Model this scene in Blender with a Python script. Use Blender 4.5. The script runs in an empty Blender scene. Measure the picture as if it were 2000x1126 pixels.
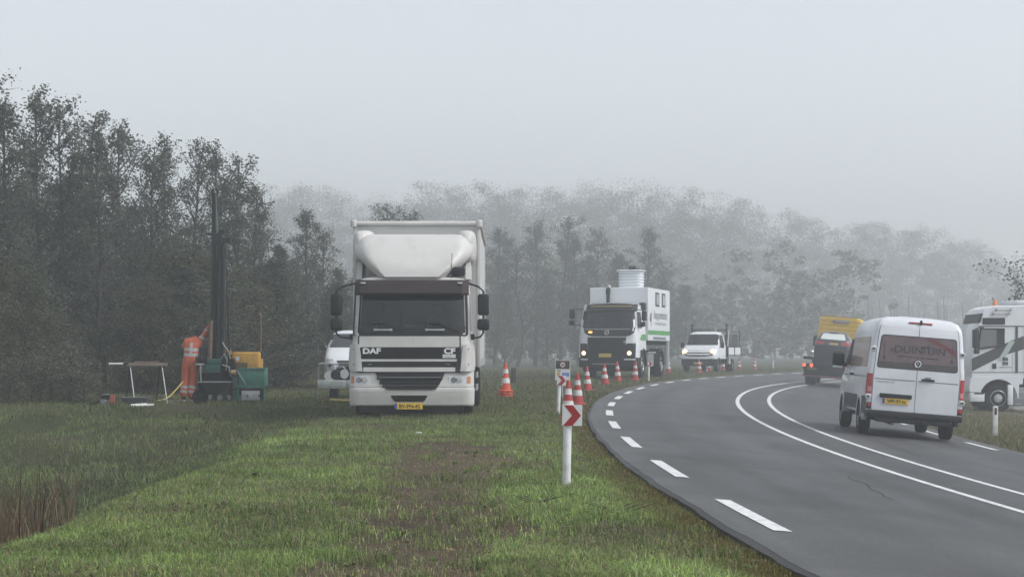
import bpy, bmesh, math, random
import numpy as np
from mathutils import Vector, Matrix

# ------------------------------------------------------------------ camera, world, sun, exposure
scene = bpy.context.scene
COL = scene.collection
cam_d = bpy.data.cameras.new('camera'); cam = bpy.data.objects.new('camera', cam_d); COL.objects.link(cam)
cam.location = (0, 0, 1.25); cam.rotation_euler = (math.pi/2, 0, 0)
cam_d.sensor_width = 36; cam_d.lens = 36*3700/2000; cam_d.shift_y = 0.0635
cam_d.clip_start = 0.1; cam_d.clip_end = 3000
scene.camera = cam
FP = 3700.0; HOR = 690.0; CAMZ = 1.25
SUN_EL, SUN_AZ = math.radians(46), math.radians(112)      # azimuth measured clockwise from +Y
world = bpy.data.worlds.new('World'); scene.world = world; world.use_nodes = True
wn = world.node_tree.nodes; wl = world.node_tree.links
bg = wn['Background']
sky = wn.new('ShaderNodeTexSky'); sky.sky_type = 'NISHITA'; sky.sun_disc = False
sky.sun_elevation = SUN_EL; sky.sun_rotation = SUN_AZ; sky.dust_density = 1.2; sky.air_density = 1.0
hsv = wn.new('ShaderNodeHueSaturation'); hsv.inputs['Saturation'].default_value = 0.26
wl.new(sky.outputs[0], hsv.inputs['Color']); wl.new(hsv.outputs[0], bg.inputs['Color'])
bg.inputs['Strength'].default_value = 0.108
sun_d = bpy.data.lights.new('sun', 'SUN'); sun_d.energy = 1.35; sun_d.angle = math.radians(28); sun_d.color = (1, .97, .93)
sun = bpy.data.objects.new('sun', sun_d); COL.objects.link(sun)
sdir = Vector((math.sin(SUN_AZ)*math.cos(SUN_EL), math.cos(SUN_AZ)*math.cos(SUN_EL), math.sin(SUN_EL)))
sun.rotation_euler = (-sdir).to_track_quat('-Z', 'Y').to_euler(); sun.location = sdir*50
vs = scene.view_settings
vs.view_transform = 'Standard'; vs.look = 'None'; vs.exposure = 0.90; vs.gamma = 1.0; vs.use_curve_mapping = False
scene.cycles.use_denoising = True
scene.cycles.max_bounces = 6; scene.cycles.diffuse_bounces = 3; scene.cycles.glossy_bounces = 3
scene.cycles.transmission_bounces = 4; scene.cycles.transparent_max_bounces = 12; scene.cycles.volume_bounces = 3
scene.cycles.caustics_reflective = False; scene.cycles.caustics_refractive = False
FOG_DENSITY = 0.0028
rng = np.random.default_rng(7); random.seed(7)

# ------------------------------------------------------------------ materials
MATS = {}
def mat(name, col, rough=.6, metal=0., var=.0, vscale=3., bump=0., bscale=60., coat=0., emit=None, estr=0., spec=.5, dirt=None):
    if name in MATS: return MATS[name]
    m = bpy.data.materials.new(name); m.use_nodes = True
    n = m.node_tree.nodes; l = m.node_tree.links; b = n['Principled BSDF']
    c = (*col, 1)
    b.inputs['Base Color'].default_value = c; b.inputs['Roughness'].default_value = rough
    b.inputs['Metallic'].default_value = metal; b.inputs['Coat Weight'].default_value = coat
    b.inputs['Specular IOR Level'].default_value = spec
    if var or bump or dirt:
        tc = n.new('ShaderNodeTexCoord')
    if var or dirt:
        nz = n.new('ShaderNodeTexNoise'); nz.inputs['Scale'].default_value = vscale; nz.inputs['Detail'].default_value = 6
        nz.inputs['Roughness'].default_value = .65
        l.new(tc.outputs['Object'], nz.inputs['Vector'])
        rp = n.new('ShaderNodeValToRGB'); rp.color_ramp.elements[0].position = .3; rp.color_ramp.elements[1].position = .72
        d = dirt if dirt else tuple(x*(1-var) for x in col)
        rp.color_ramp.elements[0].color = (*d, 1)
        rp.color_ramp.elements[1].color = c if dirt else (*[min(1, x*(1+var)) for x in col], 1)
        if dirt: rp.color_ramp.elements[1].position = .55
        l.new(nz.outputs['Fac'], rp.inputs['Fac']); l.new(rp.outputs[0], b.inputs['Base Color'])
    if bump:
        n2 = n.new('ShaderNodeTexNoise'); n2.inputs['Scale'].default_value = bscale; n2.inputs['Detail'].default_value = 4
        l.new(tc.outputs['Object'], n2.inputs['Vector'])
        bp = n.new('ShaderNodeBump'); bp.inputs['Strength'].default_value = bump; bp.inputs['Distance'].default_value = .02
        l.new(n2.outputs['Fac'], bp.inputs['Height']); l.new(bp.outputs[0], b.inputs['Normal'])
    if emit:
        b.inputs['Emission Color'].default_value = (*emit, 1); b.inputs['Emission Strength'].default_value = estr
    MATS[name] = m
    return m
def glass(name, tint, gloss=.12, rough=.03):
    m = bpy.data.materials.new(name); m.use_nodes = True
    n = m.node_tree.nodes; l = m.node_tree.links; n.remove(n['Principled BSDF'])
    t = n.new('ShaderNodeBsdfTransparent'); t.inputs[0].default_value = (*tint, 1)
    g = n.new('ShaderNodeBsdfGlossy'); g.inputs['Roughness'].default_value = rough; g.inputs[0].default_value = (.95, .97, 1, 1)
    fr = n.new('ShaderNodeFresnel'); fr.inputs[0].default_value = 1.5
    ad = n.new('ShaderNodeMath'); ad.operation = 'ADD'; ad.inputs[1].default_value = gloss - .04
    l.new(fr.outputs[0], ad.inputs[0])
    mx = n.new('ShaderNodeMixShader'); l.new(ad.outputs[0], mx.inputs[0]); l.new(t.outputs[0], mx.inputs[1]); l.new(g.outputs[0], mx.inputs[2])
    l.new(mx.outputs[0], n['Material Output'].inputs[0])
    MATS[name] = m
    return m
WHITE = mat('truck_white_paint', (.58, .575, .56), .45, var=.05, vscale=1.3, coat=.1, dirt=(.49, .485, .465))
WHITE2 = mat('cool_white_paint', (.72, .75, .78), .3, coat=.4, var=.03, vscale=1.0)
WHITE3 = mat('van_white_paint', (.70, .73, .77), .32, coat=.4, dirt=(.60, .62, .66), vscale=1.2)
CREAM = mat('cargo_box_panel', (.52, .525, .52), .5, dirt=(.45, .45, .435), vscale=.9)
BLACK = mat('black_plastic', (.016, .017, .019), .55, spec=.25, var=.25, vscale=5)
DARK = mat('dark_underbody_and_arch_shade', (.012, .012, .013), .9, spec=.15, var=.3, vscale=4)
RUBBER = mat('tyre_rubber', (.014, .014, .015), .9, spec=.2, var=.25, vscale=9, bump=.3, bscale=50)
GREY = mat('grey_metal', (.25, .26, .27), .45, .6, var=.2, vscale=6)
GALV = mat('galvanised_steel', (.42, .44, .45), .45, .5, var=.2, vscale=8)
CHROME = mat('polished_metal', (.7, .71, .73), .2, 1.)
VISOR = mat('visor_burgundy', (.030, .022, .024), .6, spec=.2, var=.2, vscale=4)
SEAM = mat('seam_dark', (.05, .05, .05), .8)
YPLATE = mat('plate_yellow', (.75, .48, .03), .45)
YPLATE2 = mat('plate_yellow_dull', (.55, .42, .10), .5, var=.1)
BLUE = mat('plate_blue', (.02, .07, .4), .45)
INK = mat('plate_ink', (.03, .025, .02), .6)
LETTER = mat('silver_letters', (.75, .76, .77), .3, .2)
AMBER = mat('amber_lens', (.55, .17, .05), .25, coat=.5)
REDL = mat('red_lens', (.42, .015, .02), .2, coat=.6)
CLEARL = mat('clear_lens', (.55, .58, .6), .12, .4, coat=.8)
REDLIT = mat('tail_lamp_lit', (.6, .02, .01), .3, emit=(1, .12, .05), estr=1.2)
HEADLIT = mat('headlamp_lit', (.9, .8, .6), .3, emit=(1, .72, .36), estr=1.15)
HEADLIT2 = mat('far_lamp_lit', (.9, .9, .8), .3, emit=(1, .95, .85), estr=6.)
AMBLIT = mat('amber_lamp_lit', (.9, .4, .1), .3, emit=(1, .42, .08), estr=1.2)
INTERIOR = mat('cab_interior', (.035, .037, .04), .8, var=.3)
GLASS = glass('windscreen_glass', (.18, .20, .21), .045)
GLASSG = glass('side_glass', (.50, .58, .55), .16)
CONE_R = mat('cone_red', (.40, .03, .028), .65, dirt=(.20, .035, .03), vscale=5)
CONE_O = mat('cone_orange', (.55, .07, .03), .6, var=.1, vscale=9)
CONE_W = mat('cone_white', (.62, .62, .62), .55, dirt=(.40, .39, .37), vscale=7)
POSTW = mat('post_white', (.68, .69, .70), .5, dirt=(.5, .5, .47), vscale=7)
SIGNW = mat('sign_white', (.62, .63, .64), .45, var=.04)
SIGNR = mat('sign_red', (.30, .014, .018), .45, var=.08)
GREEN = mat('rig_green', (.012, .075, .06), .45, var=.3, vscale=6, bump=.1)
GREEN2 = mat('rig_green_light', (.03, .17, .125), .45, dirt=(.05, .11, .09), vscale=6)
YELLOW = mat('engine_yellow', (.52, .28, .04), .5, dirt=(.30, .17, .04), vscale=6)
YTRUCK = mat('truck_yellow', (.76, .50, .05), .4, var=.08)
STEELD = mat('mast_steel', (.016, .020, .020), .6, .1, spec=.25, var=.4, vscale=5)
RUST = mat('rusty_pipe', (.16, .11, .075), .7, dirt=(.08, .055, .04), vscale=9)
WOOD = mat('weathered_wood', (.20, .17, .14), .8, var=.3, vscale=10, bump=.3)
HOSEY = mat('yellow_hose', (.55, .42, .10), .5, var=.1)
PVC = mat('white_pvc', (.66, .67, .66), .4, var=.05)

# ------------------------------------------------------------------ mesh helpers
def add_obj(name, me, parent=None, material=None):
    o = bpy.data.objects.new(name, me); COL.objects.link(o)
    if parent is not None: o.parent = parent
    if material is not None:
        me.materials.clear()
        for m in (material if isinstance(material, (list, tuple)) else [material]): me.materials.append(m)
    return o
def tag(o, label, cat=None, group=None, kind=None):
    o['label'] = label
    if cat: o['category'] = cat
    if group: o['group'] = group
    if kind: o['kind'] = kind
    return o
def root(name, loc, rz=0., tilt=0., label='', cat='', group=None):
    o = bpy.data.objects.new(name, None); o.empty_display_size = .3; COL.objects.link(o)
    o.location = loc; o.rotation_euler = (0, tilt, rz)
    tag(o, label, cat, group); return o
class MB:
    def __init__(s): s.v = []; s.f = []; s.m = []
    def add(s, vs, fs, mi=0):
        k = len(s.v); s.v += [tuple(p) for p in vs]; s.f += [tuple(i+k for i in f) for f in fs]; s.m += [mi]*len(fs); return s
    def box(s, x0, x1, y0, y1, z0, z1, mi=0, b=0., seg=2):
        if b <= 0:
            return s.add([(x0,y0,z0),(x1,y0,z0),(x1,y1,z0),(x0,y1,z0),(x0,y0,z1),(x1,y0,z1),(x1,y1,z1),(x0,y1,z1)],
                  [(0,3,2,1),(4,5,6,7),(0,1,5,4),(1,2,6,5),(2,3,7,6),(3,0,4,7)], mi)
        bm = bmesh.new(); bmesh.ops.create_cube(bm, size=1)
        for v in bm.verts: v.co = ((x0+x1)/2+v.co.x*(x1-x0), (y0+y1)/2+v.co.y*(y1-y0), (z0+z1)/2+v.co.z*(z1-z0))
        bmesh.ops.bevel(bm, geom=list(bm.edges), offset=b, segments=seg, profile=.5, affect='EDGES')
        bm.verts.index_update()
        s.add([v.co[:] for v in bm.verts], [[v.index for v in f.verts] for f in bm.faces], mi); bm.free(); return s
    def tube(s, pts, r, n=8, mi=0):
        pts = [Vector(p) for p in pts]; rs = r if isinstance(r, (list, tuple)) else [r]*len(pts)
        vs = []; fs = []; ref = None
        for i, p in enumerate(pts):
            d = (pts[min(i+1, len(pts)-1)]-pts[max(i-1, 0)]).normalized()
            if ref is None: ref = Vector((0, 0, 1)) if abs(d.z) < .9 else Vector((1, 0, 0))
            a = d.cross(ref).normalized(); b = a.cross(d); ref = b
            for k in range(n):
                t = 2*math.pi*k/n; vs.append(p+(a*math.cos(t)+b*math.sin(t))*rs[i])
        for i in range(len(pts)-1):
            for k in range(n):
                k2 = (k+1) % n; fs.append((i*n+k, i*n+k2, (i+1)*n+k2, (i+1)*n+k))
        fs.append(tuple(range(n))[::-1]); fs.append(tuple(range((len(pts)-1)*n, len(pts)*n)))
        return s.add(vs, fs, mi)
    def lathe(s, prof, c=(0, 0, 0), axis='z', n=24, mi=0, caps=True):
        vs = []; fs = []; c = Vector(c)
        for r, h in prof:
            for k in range(n):
                t = 2*math.pi*k/n; a, b = r*math.cos(t), r*math.sin(t)
                vs.append(c+Vector({'z': (a, b, h), 'x': (h, a, b), 'y': (b, h, a)}[axis]))
        m = len(prof)
        for i in range(m-1):
            for k in range(n):
                k2 = (k+1) % n; fs.append((i*n+k, i*n+k2, (i+1)*n+k2, (i+1)*n+k))
        if caps is True: fs.append(tuple(range(n))[::-1])
        if caps: fs.append(tuple(range((m-1)*n, m*n)))
        return s.add(vs, fs, mi)
    def prism(s, poly, axis, t0, t1, mi=0):
        # polygon in the two other axes, in order x,y,z without the axis
        def P(a, b, t): return {'x': (t, a, b), 'y': (a, t, b), 'z': (a, b, t)}[axis]
        n = len(poly)
        vs = [P(a, b, t0) for a, b in poly]+[P(a, b, t1) for a, b in poly]
        fs = [tuple(range(n)), tuple(range(n, 2*n))[::-1]]+[(i, n+i, n+(i+1) % n, (i+1) % n) for i in range(n)]
        return s.add(vs, fs, mi)
    def grid(s, rows, mi=0, skip=None):
        nr, nc = len(rows), len(rows[0]); vs = [p for r in rows for p in r]; fs = []
        for i in range(nr-1):
            for j in range(nc-1):
                q = (i*nc+j, i*nc+j+1, (i+1)*nc+j+1, (i+1)*nc+j)
                if skip:
                    c = np.mean([vs[k] for k in q], axis=0)
                    if skip(*c): continue
                fs.append(q)
        return s.add(vs, fs, mi)
    def patch(s, S, zs, ul, ur, off=.01, th=.02, n=8, mi=0):
        fr = [[S(a+(b-a)*j/n, z, off) for j in range(n+1)] for z, a, b in zip(zs, ul, ur)]
        s.grid(fr, mi)
        loop = [(0, j) for j in range(n+1)]+[(i, n) for i in range(1, len(zs))]+[(len(zs)-1, j) for j in range(n-1, -1, -1)]+[(i, 0) for i in range(len(zs)-2, 0, -1)]
        A = [fr[i][j] for i, j in loop]
        B = [S(ul[i]+(ur[i]-ul[i])*j/n, zs[i], -th) for i, j in loop]
        k = len(loop)
        return s.add(A+B, [(i, (i+1) % k, k+(i+1) % k, k+i) for i in range(k)], mi)
    def build(s, name, material, parent=None, smooth=35, recalc=True):
        me = bpy.data.meshes.new(name); me.from_pydata([tuple(map(float, p)) for p in s.v], [], s.f)
        if any(s.m): me.polygons.foreach_set('material_index', s.m)
        if recalc:
            bm = bmesh.new(); bm.from_mesh(me); bmesh.ops.remove_doubles(bm, verts=bm.verts, dist=1e-5)
            bmesh.ops.recalc_face_normals(bm, faces=bm.faces); bm.to_mesh(me); bm.free()
        if smooth:
            me.polygons.foreach_set('use_smooth', [True]*len(me.polygons)); me.set_sharp_from_angle(angle=math.radians(smooth))
        me.update()
        return add_obj(name, me, parent, material)
def rr(u0, u1, z0, z1, r=.03, n=3):
    """rounded rectangle rows; u0/u1 may be (bottom, top) pairs"""
    a = u0 if isinstance(u0, tuple) else (u0, u0); b = u1 if isinstance(u1, tuple) else (u1, u1)
    zs = []; ins = []
    for i in range(n+1):
        t = math.pi/2*i/n; zs.append(z0+r*(1-math.cos(t))); ins.append(r*(1-math.sin(t)))
    zz = zs+[z0+z1-z for z in zs[::-1]]; ii = ins+ins[::-1]
    f = [(z-z0)/(z1-z0) for z in zz]
    return zz, [a[0]+(a[1]-a[0])*t+i for t, i in zip(f, ii)], [b[0]+(b[1]-b[0])*t-i for t, i in zip(f, ii)]
def itp(z, xs, ys): return float(np.interp(z, xs, ys))
def text(name, s, size, S, u, z, material, parent, sx=1., off=.02, bold=0., center=True, shear=0., nd=None):
    """letters mapped onto surface S(u, z, off)"""
    cu = bpy.data.curves.new(name, 'FONT'); cu.body = s; cu.size = size; cu.offset = bold; cu.resolution_u = 3; cu.shear = shear
    cu.align_x = 'CENTER' if center else 'LEFT'
    t = bpy.data.objects.new(name, cu); COL.objects.link(t)
    me = bpy.data.meshes.new_from_object(t.evaluated_get(bpy.context.evaluated_depsgraph_get()))
    bpy.data.objects.remove(t)
    for v in me.vertices:
        v.co = S(u+v.co.x*sx, z+v.co.y, off)
    return add_obj(name, me, parent, material)
def shell(mb, F, W, zs, B, nx=18, skip=None, mi=0, top=True):
    """closed plan outlines lofted over z. F(x,z): near end, B(x,z): far end, W(z): half width"""
    rows = []
    for z in zs:
        w = W(z); xs = [w*math.sin(-math.pi/2+math.pi*j/nx) for j in range(nx+1)]
        rows.append([(x, F(x, z), z) for x in xs]+[(x, B(x, z), z) for x in xs[::-1]]+[(xs[0], F(xs[0], z), z)])
    mb.grid(rows, mi, skip)
    def cap(r):
        n = nx+1
        mb.grid([r[:n], r[n:2*n][::-1]], mi)
    cap(rows[0])
    if top: cap(rows[-1])
    return mb
def corner(x, w, r):
    d = abs(x)-(w-r)
    return 0. if d <= 0 else r-math.sqrt(max(0., r*r-min(d, r)**2))
def wheel(parent, x, y, r, w, rim=GREY, hubdir=-1, z=None, rr_=.58):
    z = r if z is None else z
    m = MB(); h = w/2
    m.lathe([(r*.55, -h*.8), (r*.8, -h), (r*.95, -h*.92), (r, -h*.7), (r, h*.7), (r*.95, h*.92), (r*.8, h), (r*.55, h*.8)], (x, y, z), 'x', 28)
    t = m.build('wheel', RUBBER, parent)
    m = MB(); q = hubdir
    m.lathe([(r*rr_, q*h*.86), (r*rr_*.93, q*h*.9), (r*rr_*.85, q*h*.6), (r*.32, q*h*.55), (r*.27, q*h*.9), (r*.12, q*h*.95)], (x, y, z), 'x', 24, caps='end')
    for k in range(8):
        a = 2*math.pi*k/8; m.lathe([(.018, q*h*.5), (.018, q*h*.72)], (x, y+math.cos(a)*r*.4, z+math.sin(a)*r*.4), 'x', 6)
    m.build('rim', rim, t); return t
def at(px, Y): return (px-1000)/FP*Y
# ------------------------------------------------------------------ terrain functions
R0 = 258.0; RCX = 1.75+R0; RCY = 27.4; BANK = .08; EL, ER = -.45, 7.85
def r_off(x, y): return R0-np.hypot(np.asarray(x)-RCX, np.asarray(y)-RCY)
def r_s(x, y): return R0*np.arctan2(np.asarray(y)-RCY, RCX-np.asarray(x))+RCY
def r_pt(s, o):
    a = (np.asarray(s)-RCY)/R0
    return RCX-(R0-o)*np.cos(a), RCY+(R0-o)*np.sin(a)
_t = np.arange(-120, 500, 1.); _k = np.exp(-.5*(np.arange(-15, 16)/6.)**2); _k /= _k.sum()
def _sm(xs, ys): return np.convolve(np.pad(np.interp(_t, xs, ys), 15, mode='edge'), _k, 'valid')
_zr = _sm([0, 16, 45, 75, 112, 160], [-.15, -.11, .023, .11, .06, .05])
_zv = _sm([0, 16, 38, 47, 60, 80, 108, 140, 200], [-.12, -.06, .01, .06, .08, .26, .22, .15, .1])
def zref(s): return np.interp(s, _t, _zr)
def road_z(x, y): return zref(r_s(x, y))-BANK*r_off(x, y)
def sst(a, b, x):
    t = np.clip((np.asarray(x)-a)/(b-a), 0, 1); return t*t*(3-2*t)
_P = rng.random((64, 64))
def vnoise(x, y):
    x = np.asarray(x, float); y = np.asarray(y, float)
    xi = np.floor(x).astype(int); yi = np.floor(y).astype(int); fx = x-xi; fy = y-yi
    fx = fx*fx*(3-2*fx); fy = fy*fy*(3-2*fy)
    g = lambda i, j: _P[i % 64, j % 64]
    return (g(xi, yi)*(1-fx)+g(xi+1, yi)*fx)*(1-fy)+(g(xi, yi+1)*(1-fx)+g(xi+1, yi+1)*fx)*fy
def fbm(x, y, f=1., o=4):
    v = 0; a = .5
    for i in range(o): v = v+a*vnoise(x*f+17.3*i, y*f+5.1*i); a *= .5; f *= 2.03
    return v/(1-.5**o)
def ground_z(x, y):
    x = np.asarray(x, float); y = np.asarray(y, float)
    o = r_off(x, y); s = r_s(x, y); zr = zref(s)
    t = sst(0, 1.1, EL-o)
    V = np.interp(s, _t, _zv)+(fbm(x, y, .45, 3)-.5)*(.12+.5*sst(-3.4, -5.5, x)*(1-sst(40, 46, y)))+(fbm(x, y, 2.3, 2)-.5)*.035
    left = (zr+.036-.05)*(1-t)+V*t
    dit = 1.35*sst(-3.1, -5.9, x)*(1-sst(19, 40, y))*(1-sst(-11, -16, x))
    left = left-dit*(.85+.3*fbm(x, y, .5, 3))+.25*sst(-9, -20, x)*sst(45, 60, y)
    mid = zr-BANK*o-.12
    t2 = sst(.1, 5, o-ER)
    right = (zr-BANK*ER-.05)*(1-t2)+(-.93)*t2+(fbm(x, y, .6, 3)-.5)*.10*sst(0, 1.5, o-ER)*(1-sst(4.5, 6, o-ER))
    return np.where(o < EL, left, np.where(o > ER, right, mid))
def gz(x, y): return float(ground_z(x, y))
def bare_mask(x, y):
    """trampled, bare brown soil along the wheel track in the verge"""
    n = fbm(x, y, 1.4, 4); c = -.68-.014*(y-14)
    tr = np.exp(-((x-c)/.85)**2)*sst(31, 24, y)
    m = sst(.52, .64, tr*.50+fbm(x, y, 1.9, 5)*.60)
    m2 = sst(.60, .72, fbm(x+40, y+9, .9, 4))*.8*sst(-3.4, -2.6, x)
    drag = sst(.58, .70, fbm(x*.6+3, y*.5+70, 1., 3))*sst(-4.5, -7, x)
    return np.clip(np.maximum(np.maximum(m, m2*.7), drag*.6), 0, 1)
def moss_mask(x, y):
    o = r_off(x, y)
    return np.clip(sst(-1.15, -.55, o)*(o < EL)*(.45+.8*fbm(x, y, 1.1, 3)), 0, 1)

# ground sheet
def axis(parts):
    out = []
    for a, b, d in parts: out += list(np.arange(a, b, d))
    return np.array(out+[parts[-1][1]])
gx = axis([(-640, -100, 45), (-100, -30, 8), (-30, -9, 1.), (-9, 2.6, .14), (2.6, 13, .7), (13, 40, 2.), (40, 120, 8), (120, 640, 45)])
gy = axis([(-200, -20, 20), (-20, 8, 2.), (8, 32, .16), (32, 55, .4), (55, 150, 1.5), (150, 300, 8), (300, 640, 40)])
GX, GY = np.meshgrid(gx, gy); GZ = ground_z(GX, GY)
nx_, ny_ = len(gx), len(gy)
me = bpy.data.meshes.new('ground')
vv = np.stack([GX, GY, GZ], -1).reshape(-1, 3)
idx = np.arange(nx_*ny_).reshape(ny_, nx_)
ff = np.stack([idx[:-1, :-1], idx[:-1, 1:], idx[1:, 1:], idx[1:, :-1]], -1).reshape(-1, 4)
def np_mesh(name, v, f):
    me = bpy.data.meshes.new(name); k = f.shape[1]
    me.vertices.add(len(v)); me.vertices.foreach_set('co', np.ascontiguousarray(v, dtype=np.float32).ravel())
    me.loops.add(f.size); me.loops.foreach_set('vertex_index', np.ascontiguousarray(f, dtype=np.int32).ravel())
    me.polygons.add(len(f)); me.polygons.foreach_set('loop_start', np.arange(0, f.size, k, dtype=np.int32))
    me.update(calc_edges=True); return me
def col_attr(me, name, cols):
    a = me.color_attributes.new(name, 'FLOAT_COLOR', 'POINT')
    c = np.ones((len(me.vertices), 4), np.float32); c[:, :3] = cols; a.data.foreach_set('color', c.ravel())
me = np_mesh('ground', vv, ff)
me.polygons.foreach_set('use_smooth', np.ones(len(me.polygons), bool))
X, Y = vv[:, 0], vv[:, 1]
def soil_grass_colour(x, y):
    n1 = fbm(x, y, .7, 4)[:, None]; n2 = fbm(x+31, y+7, .18, 3)[:, None]
    g = np.array([.030, .042, .014])*(1-n1)+np.array([.065, .078, .028])*n1
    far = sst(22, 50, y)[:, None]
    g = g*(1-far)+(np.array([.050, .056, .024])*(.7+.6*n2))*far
    b = bare_mask(x, y)[:, None]; soil = np.array([.076, .056, .034])*(.35+1.3*n1)
    c = g*(1-b)+soil*b
    mo = moss_mask(x, y)[:, None]; c = c*(1-mo)+np.array([.072, .052, .018])*(.5+n1)*mo
    d = (sst(-3.3, -5., x)*(1-sst(28, 42, y)))[:, None]; c = c*(1-d)+np.array([.042, .048, .022])*(.5+n1)*d
    r = sst(0, 1, r_off(x, y)-ER)[:, None]; c = c*(1-r)+(np.array([.085, .078, .042])*(.6+.8*n1))*r
    lot = sst(5.2, 5.8, r_off(x, y)-ER)[:, None]; c = c*(1-lot)+np.array([.17, .165, .155])*(.85+.3*n1)*lot
    return c
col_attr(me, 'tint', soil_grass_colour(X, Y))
def attr_mat(name, rough=.9, nscale=18., amt=.5, bump=.6, bscale=40., trans=0.):
    m = bpy.data.materials.new(name); m.use_nodes = True; n = m.node_tree.nodes; l = m.node_tree.links; b = n['Principled BSDF']
    a = n.new('ShaderNodeVertexColor'); a.layer_name = 'tint'
    b.inputs['Roughness'].default_value = rough; b.inputs['Specular IOR Level'].default_value = .25
    if amt:
        g = n.new('ShaderNodeNewGeometry'); nz = n.new('ShaderNodeTexNoise'); nz.inputs['Scale'].default_value = nscale; nz.inputs['Detail'].default_value = 8
        nz.inputs['Roughness'].default_value = .7
        l.new(g.outputs['Position'], nz.inputs['Vector'])
        mr = n.new('ShaderNodeMapRange'); mr.inputs[1].default_value = .3; mr.inputs[2].default_value = .7
        mr.inputs[3].default_value = 1-amt; mr.inputs[4].default_value = 1+amt; l.new(nz.outputs['Fac'], mr.inputs[0])
        mx = n.new('ShaderNodeMix'); mx.data_type = 'RGBA'; mx.blend_type = 'MULTIPLY'; mx.inputs[0].default_value = 1
        l.new(a.outputs[0], mx.inputs[6]); l.new(mr.outputs[0], mx.inputs[7]); l.new(mx.outputs[2], b.inputs['Base Color'])
        if bump:
            bp = n.new('ShaderNodeBump'); bp.inputs['Strength'].default_value = bump; bp.inputs['Distance'].default_value = .03
            n2 = n.new('ShaderNodeTexNoise'); n2.inputs['Scale'].default_value = bscale; n2.inputs['Detail'].default_value = 5; l.new(g.outputs['Position'], n2.inputs['Vector'])
            l.new(n2.outputs['Fac'], bp.inputs['Height']); l.new(bp.outputs[0], b.inputs['Normal'])
    else: l.new(a.outputs[0], b.inputs['Base Color'])
    return m
GROUND_M = attr_mat('ground_soil_and_turf')
ground = add_obj('ground', me, None, GROUND_M)
tag(ground, 'grassy verge and ditch ground beside the curving road', 'ground', kind='structure')

# road
ss = np.arange(-45, 300, 1.0)
def strip(s, offs, zoff, name, m, parent=None, drop=None):
    V = []; 
    for o in offs:
        x, y = r_pt(s, o); V.append(np.stack([x, y, zref(s)-BANK*o+zoff], -1))
    V = np.stack(V, 1); k = len(offs)
    if drop:
        e = V[:, :1].copy(); e[..., 2] -= drop; V = np.concatenate([e, V], 1); k += 1
    i = np.arange(V.shape[0]*k).reshape(V.shape[0], k)
    f = np.stack([i[:-1, :-1], i[:-1, 1:], i[1:, 1:], i[1:, :-1]], -1).reshape(-1, 4)
    me = np_mesh(name, V.reshape(-1, 3), f)
    me.polygons.foreach_set('use_smooth', np.zeros(len(me.polygons), bool)); return add_obj(name, me, parent, m), V
def asphalt():
    m = bpy.data.materials.new('asphalt'); m.use_nodes = True; n = m.node_tree.nodes; l = m.node_tree.links; b = n['Principled BSDF']
    a = n.new('ShaderNodeVertexColor'); a.layer_name = 'tint'
    g = n.new('ShaderNodeNewGeometry')
    def noise(sc, d=6):
        z = n.new('ShaderNodeTexNoise'); z.inputs['Scale'].default_value = sc; z.inputs['Detail'].default_value = d; l.new(g.outputs['Position'], z.inputs['Vector']); return z
    z1 = noise(.6); z2 = noise(55, 3); z3 = noise(9, 5); z4 = noise(.23, 7)
    def mr(z, lo, hi, a_, b_):
        q = n.new('ShaderNodeMapRange'); q.inputs[1].default_value = lo; q.inputs[2].default_value = hi; q.inputs[3].default_value = a_; q.inputs[4].default_value = b_
        l.new(z.outputs['Fac'], q.inputs[0]); return q
    cur = a.outputs[0]
    for q in (mr(z1, .3, .7, .82, 1.18), mr(z2, .3, .7, .62, 1.40), mr(z3, .35, .65, .90, 1.12), mr(z4, .54, .60, 1.0, .80)):
        mx = n.new('ShaderNodeMix'); mx.data_type = 'RGBA'; mx.blend_type = 'MULTIPLY'; mx.inputs[0].default_value = 1
        l.new(cur, mx.inputs[6]); l.new(q.outputs[0], mx.inputs[7]); cur = mx.outputs[2]
    l.new(cur, b.inputs['Base Color']); b.inputs['Roughness'].default_value = .6; b.inputs['Specular IOR Level'].default_value = .5
    bp = n.new('ShaderNodeBump'); bp.inputs['Strength'].default_value = .5; bp.inputs['Distance'].default_value = .008; l.new(z2.outputs['Fac'], bp.inputs['Height']); l.new(bp.outputs[0], b.inputs['Normal'])
    return m
offs = np.concatenate([[EL, EL+.05, EL+.053], np.arange(EL+.13, ER, .1), [ER]])
road, RV = strip(np.arange(-45, 300, .4), offs, 0, 'road', None, drop=.16)
oo = np.concatenate([[EL], offs]); sgrid = np.arange(-45, 300, .4)
c = np.ones((len(sgrid), len(oo), 3))*np.array([.064, .066, .067])
trk = sum(np.exp(-((oo-q)/.28)**2) for q in (.95, 2.55, 5.05, 6.75))
ctr = np.exp(-((oo-3.78)/.42)**2)
shoulder = sst(.0, -.25, oo)
nn = fbm(np.repeat(oo[None], len(sgrid), 0)*1.5, np.repeat(sgrid[:, None], len(oo), 1)*.12, 1., 4)
stk = fbm(np.repeat(oo[None], len(sgrid), 0)*5.+40, np.repeat(sgrid[:, None], len(oo), 1)*.22, 1., 4); blot = fbm(np.repeat(oo[None], len(sgrid), 0)*1.1+9, np.repeat(sgrid[:, None], len(oo), 1)*.5, 1., 4)
c *= (.72+.56*stk)[:, :, None]*(1-.22*sst(.55, .68, blot))[:, :, None]
c *= (1-.26*trk*(.4+1.2*nn)-.24*ctr+.10*shoulder)[:, :, None]
c[:, 0] *= .25
edge_n = fbm(np.repeat(oo[None], len(sgrid), 0)*3, np.repeat(sgrid[:, None], len(oo), 1)*.8, 1., 3)
ed = (oo < EL+.0515)*1.; c *= (1-.62*ed*(.55+.45*sst(.3, .55, edge_n)))[:, :, None]
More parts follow.
